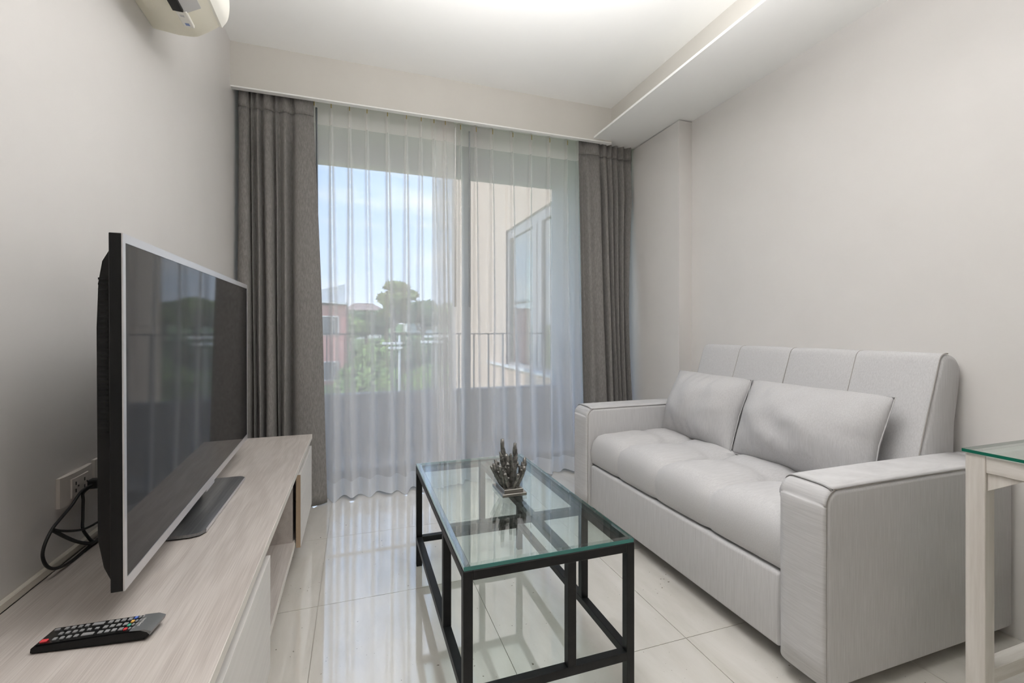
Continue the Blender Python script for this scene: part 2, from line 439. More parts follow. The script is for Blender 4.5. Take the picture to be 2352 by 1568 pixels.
# floor: slab with every tile on it
fl = struct('floor', box(XL - 0.12, XR + 0.12, YB - 0.1, YW + 0.12, -0.12, -0.004), MAT['joint'], label='floor of polished cream tiles')
xs = [XL + 0.001] + [0.466 + 0.6 * k for k in range(-1, 3)] + [XR - 0.001]
ys = [YB + 0.001] + [1.283 + 0.6 * k for k in range(-6, 4)] + [YW]
cache = {}
for i in range(len(xs) - 1):
    for j in range(len(ys) - 1):
        w, d = round(xs[i + 1] - xs[i], 3), round(ys[j + 1] - ys[j], 3)
        if w < 0.02 or d < 0.02: continue
        c = ((xs[i] + xs[i + 1]) / 2, (ys[j] + ys[j + 1]) / 2, 0)
        g = 0.0011
        if (w, d) not in cache:
            cache[(w, d)] = obj('floor_tile', box(c[0] - w / 2 + g, c[0] + w / 2 - g, c[1] - d / 2 + g, c[1] + d / 2 - g, -0.004, 0.0), MAT['tile'], fl, loc=c)
        else:
            inst(cache[(w, d)], 'floor_tile', c, fl)

# skirting: only the pieces near the camera's view
struct('baseboard_left', box(XL, XL + 0.010, YB, YW, 0.0, 0.09, 0.002, 1), MAT['skirt'])
struct('baseboard_right', box(XR - 0.010, XR, YB, 0.30, 0.0, 0.09, 0.002, 1), MAT['skirt'])

# ------------------------------------------------------------------ sliding door
dr = thing('door_1', 'grey aluminium glazed sliding door to the balcony', 'door', (0.71, YW, 0.0))
dr['kind'] = 'structure'; del dr['category']
y0 = YW + 0.015
bm = new_bm()
add_box(bm, -0.60, -0.55, y0, y0 + 0.09, 0.0, 2.62, 0.003, 1)
add_box(bm, 1.97, 2.02, y0, y0 + 0.09, 0.0, 2.62, 0.003, 1)
add_box(bm, -0.55, 1.97, y0, y0 + 0.09, 2.56, 2.62, 0.003, 1)
add_box(bm, -0.55, 1.97, y0, y0 + 0.09, 0.0, 0.035, 0.003, 1)
obj('door_frame', bm, MAT['alu'], dr)
def sash(xa, xb, ya):
    bm = new_bm()
    add_box(bm, xa, xa + 0.055, ya, ya + 0.032, 0.036, 2.559, 0.003, 1)
    add_box(bm, xb - 0.055, xb, ya, ya + 0.032, 0.036, 2.559, 0.003, 1)
    add_box(bm, xa + 0.055, xb - 0.055, ya, ya + 0.032, 2.50, 2.559, 0.003, 1)
    add_box(bm, xa + 0.055, xb - 0.055, ya, ya + 0.032, 0.036, 0.105, 0.003, 1)
    s = obj('sash', bm, MAT['alu'], dr)
    obj('pane', box(xa + 0.05, xb - 0.05, ya + 0.013, ya + 0.019, 0.10, 2.505), MAT['pane'], s)
    return s
sash(-0.549, 0.800, y0 + 0.052)
s2 = sash(0.735, 1.969, y0 + 0.008)
hb = new_bm(); add_box(hb, 0.752, 0.772, y0 - 0.014, y0 + 0.008, 0.95, 1.20, 0.004, 2)
obj('door_handle', hb, MAT['black'], s2)

# ------------------------------------------------------------------ balcony
bl = struct('floor_balcony', box(-0.9, 2.3, YW + 0.12, 4.52, -0.14, -0.03), MAT['balcony_floor'])
struct('ceiling_balcony', box(-0.9, 2.3, YW + 0.12, 4.52, 2.72, 2.95), MAT['balcony_ceiling'])
struct('trim_3', box(-0.9, 2.3, 4.40, 4.52, 2.555, 2.72), MAT['balcony_ceiling'], label='grey concrete edge beam over the balcony')
struct('wall_parapet', box(-0.9, 2.0, 4.40, 4.52, -0.03, 0.464), MAT['concrete'], label='low grey concrete balcony parapet')
struct('wall_balcony_right', box(2.0, 2.2, YW + 0.121, 4.52, -0.03, 2.72), MAT['concrete'], label='blue grey side wall of the balcony')
struct('wall_balcony_left', box(-0.9, -0.75, YW + 0.121, 4.40, -0.03, 2.72), MAT['concrete'])
rl = thing('balcony_railing', 'thin dark steel railing of upright bars on the balcony parapet', 'railing', (0.62, 4.46, 0.464))
obj('top_rail', box(-0.749, 2.0, 4.44, 4.48, 1.004, 1.016), MAT['rail'], rl)
first = None
for x in [-0.70 + 0.152 * k for k in range(18)]:
    if first is None:
        first = obj('baluster', box(x - 0.003, x + 0.003, 4.44, 4.48, 0.464, 1.004), MAT['rail'], rl, loc=(x, 4.46, 0.464))
    else:
        inst(first, 'baluster', (x, 4.46, 0.464), rl)

# ------------------------------------------------------------------ outside: wing of the building
XW = 2.30
wg = thing('building_wing', 'peach rendered apartment wing with a tall grey framed window beside the balcony', 'building', (XW, 8.2, -5.0))
bm = new_bm()
x1 = XW + 3.5
Ya, Yb, Wa, Wb, Ws, Wh = 4.53, 11.27, 4.62, 7.95, 0.46, 2.64
add_box(bm, XW, x1, Wb, Yb, -6, 6)
add_box(bm, XW, x1, Ya, Wb, -6, Ws)
add_box(bm, XW, x1, Ya, Wb, Wh, 6)
add_box(bm, XW, x1, Ya, Wa, Ws, Wh)
add_box(bm, XW + 2.2, x1, Wa, Wb, Ws, Wh)
obj('wall', bm, MAT['peach'], wg)
obj('window_sill', box(XW - 0.06, XW + 0.10, Wa, Wb, Ws, Ws + 0.035), MAT['white_wall'], wg)
bm = new_bm()
add_box(bm, XW + 0.03, XW + 0.10, Wa, Wb, Wh - 0.15, Wh)
add_box(bm, XW + 0.03, XW + 0.10, Wa, Wb, Ws + 0.036, Ws + 0.08)
for yy in (Wa, 5.60, 5.78, 6.95):
    add_box(bm, XW + 0.03, XW + 0.10, yy, yy + 0.14, Ws + 0.08, Wh - 0.15)
add_box(bm, XW + 0.03, XW + 0.10, 7.09, Wb, Ws + 0.08, Wh - 0.09)
wf = obj('window_frame', bm, MAT['wing_frame'], wg)
for a, b in ((Wa + 0.14, 5.60), (5.92, 6.95)):
    obj('pane', box(XW + 0.06, XW + 0.068, a, b, Ws + 0.08, Wh - 0.09), MAT['pane_dark'], wf)
bm = new_bm()
add_grid(bm, lambda u, v: V((XW + 0.35 + 0.03 * math.sin(u * 70), 6.2 + u * 0.75, Ws + 0.06 + v * 2.05)), 140, 2)
obj('curtain', bm, MAT['white_wall'], wg, smooth=True)
obj('lower_band', box(XW - 0.012, XW, 7.0, Yb, -3.0, 3.6), MAT['peach'], wg)

# ------------------------------------------------------------------ outside: ground, buildings, trees
def gz(x, y):
    if y < 25: return -6 + max(0, (y - 8)) * 3.0 / 17
    if y < 45: return -3 + (y - 25) * 3.0 / 20
    return 0 + (y - 45) * 2.0 / 60
bm = new_bm()
add_grid(bm, lambda u, v: V((-70 + 160 * u, 4.6 + 115 * v, gz(0, 4.6 + 115 * v) + 0.35 * mnoise.noise(V((u * 22, v * 18, 0))))), 60, 60)
g = obj('ground', bm, MAT['ground'], smooth=True); g['kind'] = 'structure'

rb = thing('apartment_block', 'salmon red apartment block with a pale mono-pitch metal roof', 'building', (-3.5, 33, gz(0, 30)))
RX0, RX1 = -7.0, -0.535
bm = new_bm(); add_box(bm, RX0, RX1, 30.12, 36, gz(0, 30) - 0.5, 2.55)
obj('wall', bm, MAT['red'], rb)
for wx in (-2.16, -3.9, -5.6):
    for wz in (0.72, -2.06, -4.8):
        w = new_bm()
        add_box(w, wx, wx + 1.2, 30.05, 30.12, wz, wz + 0.06); add_box(w, wx, wx + 1.2, 30.05, 30.12, wz + 1.12, wz + 1.18)
        for xx in (wx, wx + 0.80, wx + 1.15): add_box(w, xx, xx + 0.05, 30.05, 30.12, wz + 0.06, wz + 1.12)
        wo = obj('window', w, MAT['pole'], rb)
        obj('pane', box(wx + 0.05, wx + 1.15, 30.08, 30.10, wz + 0.06, wz + 1.12), MAT['win_dark'], wo)
bm = new_bm()
add_prism(bm, [(RX0 - 0.3, 29.6, 3.05), (RX1 + 0.05, 29.6, 2.58), (RX1 + 0.05, 29.6, 2.72), (RX0 - 0.3, 29.6, 3.2)], (0, 6.8, 0))
obj('roof', bm, MAT['metal_roof'], rb)
bm = new_bm()
add_prism(bm, [(-3.6, 30.6, 3.0), (-0.62, 30.6, 2.75), (-0.62, 30.6, 3.9), (-3.6, 30.6, 3.1)], (0, 0.2, 0))
obj('roof_fin', bm, MAT['fin'], rb)

def house(x0, x1, y, zb, zt, rz, label):
    t = thing('house', label, 'house', ((x0 + x1) / 2, y + 3, zb))
    obj('wall', box(x0, x1, y, y + 6, zb - 1, zt), MAT['white_wall'], t)
    bm = new_bm()
    add_prism(bm, [(x0 - 0.4, y - 0.5, zt), (x1 + 0.4, y - 0.5, zt), (x1 - 0.8, y + 3, rz), (x0 + 0.8, y + 3, rz)], (0, 0.15, 0))
    add_prism(bm, [(x0 - 0.4, y + 6.5, zt), (x1 + 0.4, y + 6.5, zt), (x1 - 0.8, y + 3, rz), (x0 + 0.8, y + 3, rz)], (0, -0.15, 0))
    obj('roof', bm, MAT['red_roof'], t)
    for k in range(3):
        xa = x0 + 0.5 + k * (x1 - x0 - 0.9) / 2.6
        f = obj('window', box(xa, xa + 0.7, y - 0.05, y, zt - 1.2, zt - 0.3), MAT['pole'], t)
        obj('pane', box(xa + 0.06, xa + 0.64, y - 0.06, y - 0.05, zt - 1.14, zt - 0.36), MAT['win_dark'], f)
house(-0.9, 2.6, 50, gz(0, 50), 3.08, 3.95, 'small white house with a terracotta hip roof between the trees')
house(6.4, 9.8, 60, gz(0, 56), 3.6, 4.5, 'white house half hidden behind trees beside the peach wing')

def foliage(bm, blobs, n, size):
    for (c, r) in blobs:
        c = V(c); r = V(r)
        for _ in range(n):
            d = V((random.gauss(0, 1), random.gauss(0, 1), random.gauss(0, 1))).normalized()
            rad = random.uniform(0.55, 1.0)
            p = c + V((d.x * r.x, d.y * r.y, d.z * r.z)) * rad
            a = V((random.gauss(0, 1), random.gauss(0, 1), random.gauss(0, 1))).normalized()
            b = a.cross(d)
            if b.length < 1e-3: continue
            b.normalize(); s = size * random.uniform(0.6, 1.3)
            q = [p - a * s, p + b * s * 0.55, p + a * s, p - b * s * 0.55 + d * s * 0.2]
            bm.faces.new([bm.verts.new(x) for x in q])

def tree(x, y, top, wid, mat, label, cat='tree', name='tree', n=420, nb=7, flat=0.55, size=0.22, group=None):
    zb = gz(x, y) - 0.3
    h = top - zb
    t = thing(name, label, cat, (x, y, zb), group)
    bm = new_bm()
    blobs = []
    for k in range(nb):
        a = 2 * math.pi * k / nb + random.uniform(-.3, .3); rr = wid * random.uniform(0.25, 0.62)
        bz = top - h * random.uniform(0.12, 0.42)
        blobs.append(((x + rr * math.cos(a), y + rr * math.sin(a), bz), (wid * random.uniform(.32, .5), wid * random.uniform(.32, .5), wid * flat * random.uniform(.3, .5))))
    blobs.append(((x, y, top - wid * flat * 0.45), (wid * 0.5, wid * 0.5, wid * flat * 0.45)))
    foliage(bm, blobs, n, size)
    f = obj('crown', bm, mat, t); f['kind'] = 'stuff'
    bm = new_bm()
    add_tube(bm, spline([(x, y, zb), (x + 0.05 * h * random.uniform(-1, 1), y, zb + h * 0.4), (x, y, zb + h * 0.75)], 4), [0.05 * wid + 0.06 - 0.004 * wid * i for i in range(9)], 7)
    for b in blobs[:5]:
        add_tube(bm, spline([(x, y, zb + h * 0.42), ((x + b[0][0]) / 2, (y + b[0][1]) / 2, zb + h * 0.58), b[0]], 3), 0.02 * wid + 0.015, 5)
    obj('trunk', bm, MAT['bark'], t, smooth=True)
    return t

def bush(x, y, top, wid, mat, label, n=520, group=None):
    zb = gz(x, y) - 0.3
    t = thing('bush', label, 'bush', (x, y, zb), group)
    h = top - zb
    bm = new_bm(); blobs = []
    for k in range(7):
        blobs.append(((x + random.uniform(-.55, .55) * wid, y + random.uniform(-.5, .5) * wid, zb + h * random.uniform(.35, .68)), (wid * .42, wid * .42, h * random.uniform(.25, .33))))
    foliage(bm, blobs, n, 0.19)
    f = obj('foliage', bm, mat, t); f['kind'] = 'stuff'
    bm = new_bm()
    for k in range(4):
        add_tube(bm, [(x, y, zb), (x + random.uniform(-.3, .3) * wid, y, zb + h * 0.5)], 0.04, 5)
    obj('stem', bm, MAT['bark'], t)

tree(3.1, 38, 4.95, 2.1, MAT['leaf_yellow'], 'tall flat-topped tree rising above the others behind the railing', nb=8, flat=0.42, n=300)
TR = [(1.0, 42, 2.7, 2.4, 'leaf_dark', 'dark tree just right of the small white house'),
      (2.7, 45, 3.0, 2.6, 'leaf_dark', 'dark bushy tree below the tall flat-topped tree'),
      (5.6, 40, 3.0, 2.6, 'leaf_dark', 'dark tree behind the right hand utility pole'),
      (8.3, 42, 3.5, 2.8, 'leaf', 'green tree at the edge of the peach wing'),
      (-0.3, 40, 2.1, 1.8, 'leaf', 'low green tree beside the salmon block corner'),
      (6.9, 50, 4.2, 2.8, 'leaf_dark', 'distant dark tree in front of the far white house'),
      (4.4, 58, 4.0, 3.0, 'leaf_yellow', 'distant olive tree on the skyline'),
      (11.5, 46, 3.4, 3.2, 'leaf_dark', 'dark tree largely hidden behind the peach wing')]
for x, y, tp, w, m, lb in TR: tree(x, y, tp, w, MAT[m], lb, n=380, group='trees on the slope behind the railing')
BU = [(0.3, 24, -0.4, 1.7, 'leaf', 'bright green bush beside the salmon block'), (2.3, 23, -0.7, 1.8, 'leaf', 'bright green bush at the foot of the left hand utility pole'),
      (4.2, 25, -0.6, 2.0, 'leaf', 'bright green bush at the foot of the right hand utility pole'), (6.4, 26, -0.4, 2.2, 'leaf', 'bright green bush nearest the peach wing'),
      (1.3, 30, 0.6, 1.9, 'leaf', 'taller bush on the slope under the white house'), (3.4, 31, 0.5, 2.0, 'leaf_dark', 'dark bush on the slope under the tall tree'),
      (5.8, 32, 0.7, 2.0, 'leaf_dark', 'dark bush on the slope behind the right hand utility pole'), (0.9, 18, -1.5, 1.5, 'leaf', 'low bush below the parapet beside the salmon block'),
      (3.0, 18, -1.6, 1.6, 'leaf', 'low bush below the parapet between the utility poles'), (4.9, 19, -1.5, 1.6, 'leaf', 'low bush below the parapet next to the peach wing')]
for x, y, tp, w, m, lb in BU: bush(x, y, tp, w, MAT[m], lb, group='bushes on the slope behind the railing')

def pole(x, y, top, r, arms, label):
    t = thing('utility_pole', label, 'utility pole', (x, y, gz(x, y) - 0.5), 'utility poles on the slope')
    bm = new_bm(); add_tube(bm, [(x, y, gz(x, y) - 0.5), (x, y, top)], [r, r * 0.75], 8)
    obj('shaft', bm, MAT['pole'], t, smooth=True, angle=40)
    for (dz, xa, xb) in arms:
        obj('crossarm', box(x + xa, x + xb, y - 0.15 - r, y - r + 0.02, top - dz - 0.05, top - dz + 0.05), MAT['pole'], t)
pole(1.87, 21, 0.80, 0.07, ((0.35, -0.75, 0.1), (0.55, -0.5, 0.1)), 'white utility pole with two short crossarms, under the flat-topped tree')
pole(3.50, 21, 1.20, 0.055, ((0.45, -0.55, 0.55), (0.7, -0.7, 0.35)), 'slim white utility pole with crossarms, nearest the peach wing')

# ------------------------------------------------------------------ curtains
tk = obj('curtain_track', box(XL + 0.01, 2.02, YV + 0.052, 3.16, ZB + 0.048, ZB + 0.065, 0.002, 1), MAT['ceiling'])
tag(tk, 'white curtain track behind the beige pelmet', 'curtain track')

def sheer(pleats, xa, xb, yc, label, seed, lean, tk_h):
    rnd = random.Random(seed)
    t = thing('sheer_curtain', label, 'curtain', ((xa + xb) / 2, yc, 0.015), 'sheer curtains across the sliding door')
    z_top, z_head, z_hem = ZB + 0.045, ZB - 0.105, 0.115
    P = sorted(pleats)
    drift = [rnd.uniform(-0.03, 0.03) + lean for _ in P]
    wob = [rnd.uniform(0, 6.28) for _ in P]
    amp = [rnd.uniform(0.75, 1.2) for _ in P]
    def cen(i, z):
        k = (z_head - z) / z_head
        return P[i] + drift[i] * k + 0.008 * math.sin(z * 2.2 + wob[i]) * k
    def off(x, z):
        y = 0.0
        k = max(0.0, min(1.0, (z_head - z) / (z_head - 0.1)))
        for i in range(len(P)):
            s = x - cen(i, z)
            if abs(s) > 0.2: continue
            if z >= z_head:
                f = (z - z_head) / (z_top - z_head)
                w = 0.006 + 0.005 * f; a = 0.022 + 0.004 * f
            else:
                w = 0.007 + 0.019 * (k ** 0.7); a = (0.022 + 0.024 * (k ** 0.5)) * amp[i]
            y -= a * math.exp(-(s / w) ** 2)
        # soft waves between the folds, stronger towards the hem
        y += 0.010 * k * math.sin(x * 46 + seed) + 0.055 * max(0, k - 0.55) * math.sin(x * 58 + seed * 2 + z * 1.2)
        return y
    nx = int((xb - xa) / 0.0035)
    def sheet(z0, z1, nz, dy=0.0):
        bm = new_bm()
        def fn(u, v):
            z = z0 + (z1 - z0) * v
            k = (z_head - z) / z_head
            x = xa + (xb - xa) * u
            zz = z + (0.006 * math.sin(x * 31 + seed) if z0 < 0.05 and v == 0 else 0)
            return V((x + lean * max(0, k) , yc + off(x + lean * max(0, k), z) + dy - 0.045 * max(0, k) ** 1.5, zz))
        add_grid(bm, fn, nx, nz)
        return bm
    obj('voile', sheet(z_hem, z_head, 34), MAT['sheer'], t, smooth=True)
    obj('hem', sheet(0.008, z_hem, 3), MAT['sheer_hem'], t, smooth=True)
    obj('heading', sheet(z_head, z_top, 5), MAT['sheer_head'], t, smooth=True)
    h0 = None
    for p in P:
        loc = (p, yc - 0.030, ZB)
        if h0 is None:
            b = new_bm(); add_tube(b, [(p, yc - 0.030, ZB - 0.004), (p, yc - 0.031, ZB + 0.026), (p, yc - 0.020, ZB + 0.032)], 0.0028, 6)
            h0 = obj('hook', b, MAT['brass'], t, loc=loc, smooth=True)
        else: inst(h0, 'hook', loc, t)
    return t
t1 = sheer([-0.24, -0.142, -0.034, 0.071, 0.198, 0.318, 0.414, 0.498, 0.575], -0.33, 0.64, 3.095, 'white sheer curtain next to the TV-side grey drape', 3, 0.02, 0)
t2 = sheer([0.563, 0.625, 0.689, 0.80, 0.919, 1.071, 1.215, 1.359, 1.503, 1.60], 0.50, 1.66, 3.135, 'white sheer curtain on the sofa side of the sliding door', 5, -0.02, 0)
for x, t, lab in ((0.638, t1, 0), (0.745, t2, 1)):
    b = new_bm(); add_tube(b, [(x, wloc(t).y - 0.055, ZB - 0.02), (x, wloc(t).y - 0.055, 1.204)], 0.006, 8)
    obj('draw_wand', b, MAT['wand'] if lab else MAT['alu_light'], t, smooth=True, angle=40)

def drape(prof, xmap, yc, label, seed, wand=None, waist=0.0):
    """prof: (x, y) folds near the floor; xmap: x at the floor -> x at the heading"""
    rnd = random.Random(seed)
    xa, xb = prof[0][0], prof[-1][0]
    t = thing('drape', label, 'curtain', ((xa + xb) / 2, yc, 0.015), 'grey drapes either side of the sliding door')
    pts = spline([(x, y, 0) for x, y in prof], 9)
    z_top, z_head = ZB + 0.044, ZB - 0.085
    def mapx(x):
        for (a, b), (c, d) in zip(xmap, xmap[1:]):
            if x <= c: return b + (d - b) * (x - a) / (c - a)
        return xmap[-1][1]
    def pos(i, z):
        p = pts[i]
        f = max(0.0, min(1.0, z / z_head))
        fs = f * f * (3 - 2 * f)
        fx = f ** 1.3
        x = p.x * (1 - fx) + mapx(p.x) * fx
        x += 0.004 * math.sin(z * 3.1 + i * 0.13 + seed) * (1 - f)
        x -= waist * math.sin(math.pi * min(1.0, f * 1.15)) * max(0.0, (p.x - xa) / (xb - xa)) ** 3
        a = 1.0 - 0.35 * fs
        if z > z_head - 0.25:
            q = 1 - min(1.0, abs(z - z_head) / 0.25)
            a *= 1 - 0.55 * q
        return V((x, yc + p.y * a - 0.045 * (1 - f) ** 1.5, z))
    def sheet(z0, z1, nz):
        bm = new_bm(); add_grid(bm, lambda u, v: pos(min(len(pts) - 1, round(u * (len(pts) - 1))), z0 + (z1 - z0) * v), len(pts) - 1, nz); return bm
    for nm, z0, z1, nz in (('cloth', 0.006, z_head, 40), ('heading', z_head - 0.002, z_top, 6)):
        o = obj(nm, sheet(z0, z1, nz), MAT['curtain'], t, smooth=True)
        if nm == 'heading':
            for v in o.data.vertices: v.co.y -= 0.003
        md = o.modifiers.new('thickness', 'SOLIDIFY'); md.thickness = 0.0022
    if wand:
        b = new_bm(); add_tube(b, [(wand, yc + 0.02, ZB - 0.02), (wand + 0.008, yc + 0.02, 1.20)], 0.0055, 8)
        obj('draw_wand', b, MAT['alu'], t, smooth=True, angle=40)
    return t
drape([(-.650, .02), (-.630, -.028), (-.585, -.035), (-.560, .045), (-.552, -.015), (-.540, .040), (-.515, -.035), (-.496, .05), (-.478, -.035), (-.45, -.03),
       (-.434, .05), (-.425, -.01), (-.413, .035), (-.388, -.038), (-.362, .05), (-.335, -.035), (-.28, -.055), (-.21, -.04), (-.160, -.005)],
      [(-.650, -.645), (-.56, -.585), (-.50, -.53), (-.434, -.46), (-.362, -.36), (-.28, -.30), (-.160, -.240)], 3.035,
      'dark grey drape gathered behind the television cabinet', 1, wand=-0.226)
drape([(1.590, .0), (1.625, .035), (1.652, -.042), (1.70, -.03), (1.765, -.038), (1.795, .045), (1.815, -.03), (1.838, -.025), (1.855, .045), (1.875, -.03), (1.89, .045),
       (1.91, -.03), (1.93, .045), (1.952, -.03), (1.972, .04), (1.995, -.035), (2.0, -.035), (2.015, .03)],
      [(1.590, 1.560), (1.652, 1.62), (1.795, 1.745), (1.855, 1.80), (1.93, 1.90), (2.015, 2.018)], 3.035,
      'dark grey drape hanging behind the far sofa arm', 2, waist=0.045)

# ------------------------------------------------------------------ air conditioner
YA = 1.915
ac = thing('air_conditioner', 'cream wall-mounted air conditioner over the television', 'air conditioner', (XL, 1.5, 2.10))
prof = [(XL, 2.101), (-0.592, 2.093), (-0.546, 2.096), (-0.521, 2.107), (-0.476, 2.141), (-0.461, 2.159), (-0.448, 2.185), (-0.443, 2.231), (-0.447, 2.30), (-0.475, 2.36), (XL, 2.37)]
sm = spline([(x, 0, z) for x, z in prof[1:9]], 4)
prof = [V((XL + 0.001, 0, 2.101))] + sm + [V((-0.475, 0, 2.36)), V((XL + 0.001, 0, 2.37))]
bm = new_bm(); add_prism(bm, [(p.x, 1.12, p.z) for p in prof], (0, YA - 1.12, 0))
obj('casing', bm, MAT['ac'], ac, smooth=True, angle=35)
# front fascia: curved skin standing proud of the casing
fp = [p for p in sm if p.z > 2.150]
bm = new_bm()
outl = [(p.x + 0.008, 1.115, p.z - 0.002) for p in fp] + [(p.x - 0.004, 1.115, p.z) for p in fp[::-1]]
add_prism(bm, outl, (0, YA - 1.112, 0)); obj('front_panel', bm, MAT['ac_white'], ac, smooth=True, angle=35)
bm = new_bm(); add_box(bm, -0.560, -0.531, 1.2, 1.760, 2.085, 2.0975); obj('air_outlet', bm, MAT['black'], ac)
bm = new_bm()
add_prism(bm, [(-0.530, 1.2, 2.091), (-0.485, 1.2, 2.118), (-0.487, 1.2, 2.124), (-0.532, 1.2, 2.097)], (0, 0.575, 0)); obj('louver', bm, MAT['ac_grey'], ac)
bm = new_bm(); add_box(bm, -0.556, -0.524, 1.767, 1.850, 2.0885, 2.10, 0.002, 1); rc = obj('receiver_panel', bm, MAT['ac_white'], ac)
obj('print', box(-0.546, -0.534, 1.825, 1.838, 2.0878, 2.0886), MAT['blue_print'], rc)
obj('print', box(-0.548, -0.536, 1.782, 1.792, 2.0878, 2.0886), MAT['ac_grey'], rc)
bm = new_bm(); add_box(bm, -0.470, -0.4655, 1.2, 1.73, 2.138, 2.152); obj('intake_slot', bm, MAT['black'], ac)
bm = new_bm(); add_box(bm, -0.640, -0.612, 1.55, 1.785, 2.0935, 2.097); obj('filter_flap', bm, MAT['ac'], ac)

# ------------------------------------------------------------------ television cabinet
ZT = 0.495
CX0, CX1, CY0, CY1 = XL + 0.012, -0.218, 0.20, 2.65
cb = thing('tv_cabinet', 'long low pale oak television cabinet along the wall', 'cabinet', (-0.44, 1.4, 0.0))
obj('cabinet_top', box(CX0, CX1, CY0, CY1, ZT - 0.022, ZT, 0.001, 1), MAT['oak'], cb)
obj('top_edging', box(CX1, CX1 + 0.0012, CY0, CY1, ZT - 0.0215, ZT - 0.0005), MAT['oak_lip'], cb)
bm = new_bm()
add_box(bm, CX0, -0.242, CY0 + 0.02, CY1 - 0.02, 0.135, 0.155)          # bottom board
add_box(bm, CX0, CX0 + 0.012, CY0 + 0.02, CY1 - 0.02, 0.155, ZT - 0.022)  # back board
for yy in (CY0, 1.375, 2.118, CY1 - 0.02):
    add_box(bm, CX0 + 0.012, -0.250, yy, yy + 0.02, 0.155, ZT - 0.022)
obj('carcass', bm, MAT['oak'], cb)
obj('shelf_edging', box(-0.242, -0.2395, 1.395, 2.118, 0.135, 0.155), MAT['oak_lip'], cb)
obj('plinth', box(CX0, -0.42, CY0 + 0.06, CY1 - 0.06, 0.0, 0.135), MAT['oak'], cb)
def front(ya, yb):
    d = obj('door', box(-0.238, -0.2195, ya, yb, 0.125, 0.434, 0.0006, 1), MAT['oak_front'], cb)
    obj('door_edge', box(-0.2378, -0.2199, ya - 0.0012, ya, 0.1255, 0.4335), MAT['oak_edge'], d)
    return d
front(2.132, CY1 - 0.001)
d2 = front(0.80, 1.398)
front(CY0 + 0.001, 0.796)

# skirting strip where cabinet top meets the wall
tr = struct('trim_4', box(XL, XL + 0.012, CY0, CY1 + 0.2, ZT + 0.0, ZT + 0.018, 0.002, 1), MAT['skirt'], label='pale sealing strip where the cabinet top meets the wall')

# ------------------------------------------------------------------ television
N0 = V((-0.416, 1.060, 0.554)); N1 = V((-0.453, 2.294, 0.569))
Du = (N1 - N0).normalized(); TL = (N1 - N0).length; THt = 0.678
Dw = V((0, 0, 1)); Dn = Du.cross(Dw).normalized(); Dw = Dn.cross(Du).normalized()
def tvp(u, n, w): return N0 + Du * u + Dn * n + Dw * w
def tvbox(u0, u1, n0, n1, w0, w1, bev=0, seg=1):
    bm = box(u0, u1, n0, n1, w0, w1, bev, seg)
    for v in bm.verts: v.co = tvp(*v.co)
    bmesh.ops.recalc_face_normals(bm, faces=bm.faces)
    return bm
tv = thing('television', 'large flat television with thin silver bezel standing on the pale oak cabinet', 'television', (-0.43, 1.68, ZT))
obj('back_rim', tvbox(0, TL, -0.020, -0.0005, 0, THt, 0.001), MAT['black_gloss'], tv)
bm = new_bm()
bl_, bt_, bb_, br_ = 0.011, 0.017, 0.021, 0.005
add_box(bm, 0, bl_, -0.0005, 0.0022, 0, THt); add_box(bm, TL - br_, TL, -0.0005, 0.0022, 0, THt)
add_box(bm, bl_, TL - br_, -0.0005, 0.0022, 0, bb_); add_box(bm, bl_, TL - br_, -0.0005, 0.0022, THt - bt_, THt)
for v in bm.verts: v.co = tvp(*v.co)
obj('bezel', bm, MAT['silver'], tv)
obj('screen', tvbox(bl_, TL - br_, -0.0005, 0.0010, bb_, THt - bt_), MAT['screen'], tv)
bm = new_bm()
pr = [(-0.019, 0.008), (-0.034, 0.045), (-0.043, 0.10), (-0.043, 0.50), (-0.040, 0.585), (-0.034, 0.625), (-0.019, 0.655)]
add_prism(bm, [(0.012, n, w) for n, w in pr], (TL - 0.024, 0, 0))
for v in bm.verts: v.co = tvp(*v.co)
bmesh.ops.recalc_face_normals(bm, faces=bm.faces)
bh = obj('back_housing', bm, MAT['black'], tv, smooth=True, angle=25)
bm = new_bm()
for k in range(30):
    w = 0.30 + k * 0.010
    add_box(bm, 0.0105, 0.013, -0.040, -0.026, w, w + 0.004)
for v in bm.verts: v.co = tvp(*v.co)
obj('vent_ribs', bm, MAT['black_gloss'], bh)
uc = 0.62
obj('sensor_bump', tvbox(uc - 0.045, uc + 0.045, -0.004, 0.002, -0.009, 0.0, 0.001), MAT['silver'], tv)
obj('stand_neck', box(-0.500, -0.476, 1.62, 1.76, ZT + 0.006, 0.66, 0.003, 1), MAT['black'], tv)
bm = new_bm()
pl = [(-0.60, 1.425), (-0.415, 1.425), (-0.395, 1.432), (-0.385, 1.452), (-0.385, 1.915), (-0.40, 1.935), (-0.60, 1.935)]
add_prism(bm, [(x, y, ZT + 0.004) for x, y in pl], (0, 0, 0.008))
obj('stand_plate', bm, MAT['stand'], tv)
obj('stand_foot_pad', box(-0.58, -0.40, 1.45, 1.91, ZT, ZT + 0.004), MAT['black'], tv)
obj('stand_edge', box(-0.3862, -0.3842, 1.452, 1.915, ZT + 0.003, ZT + 0.0122), MAT['silver'], tv)

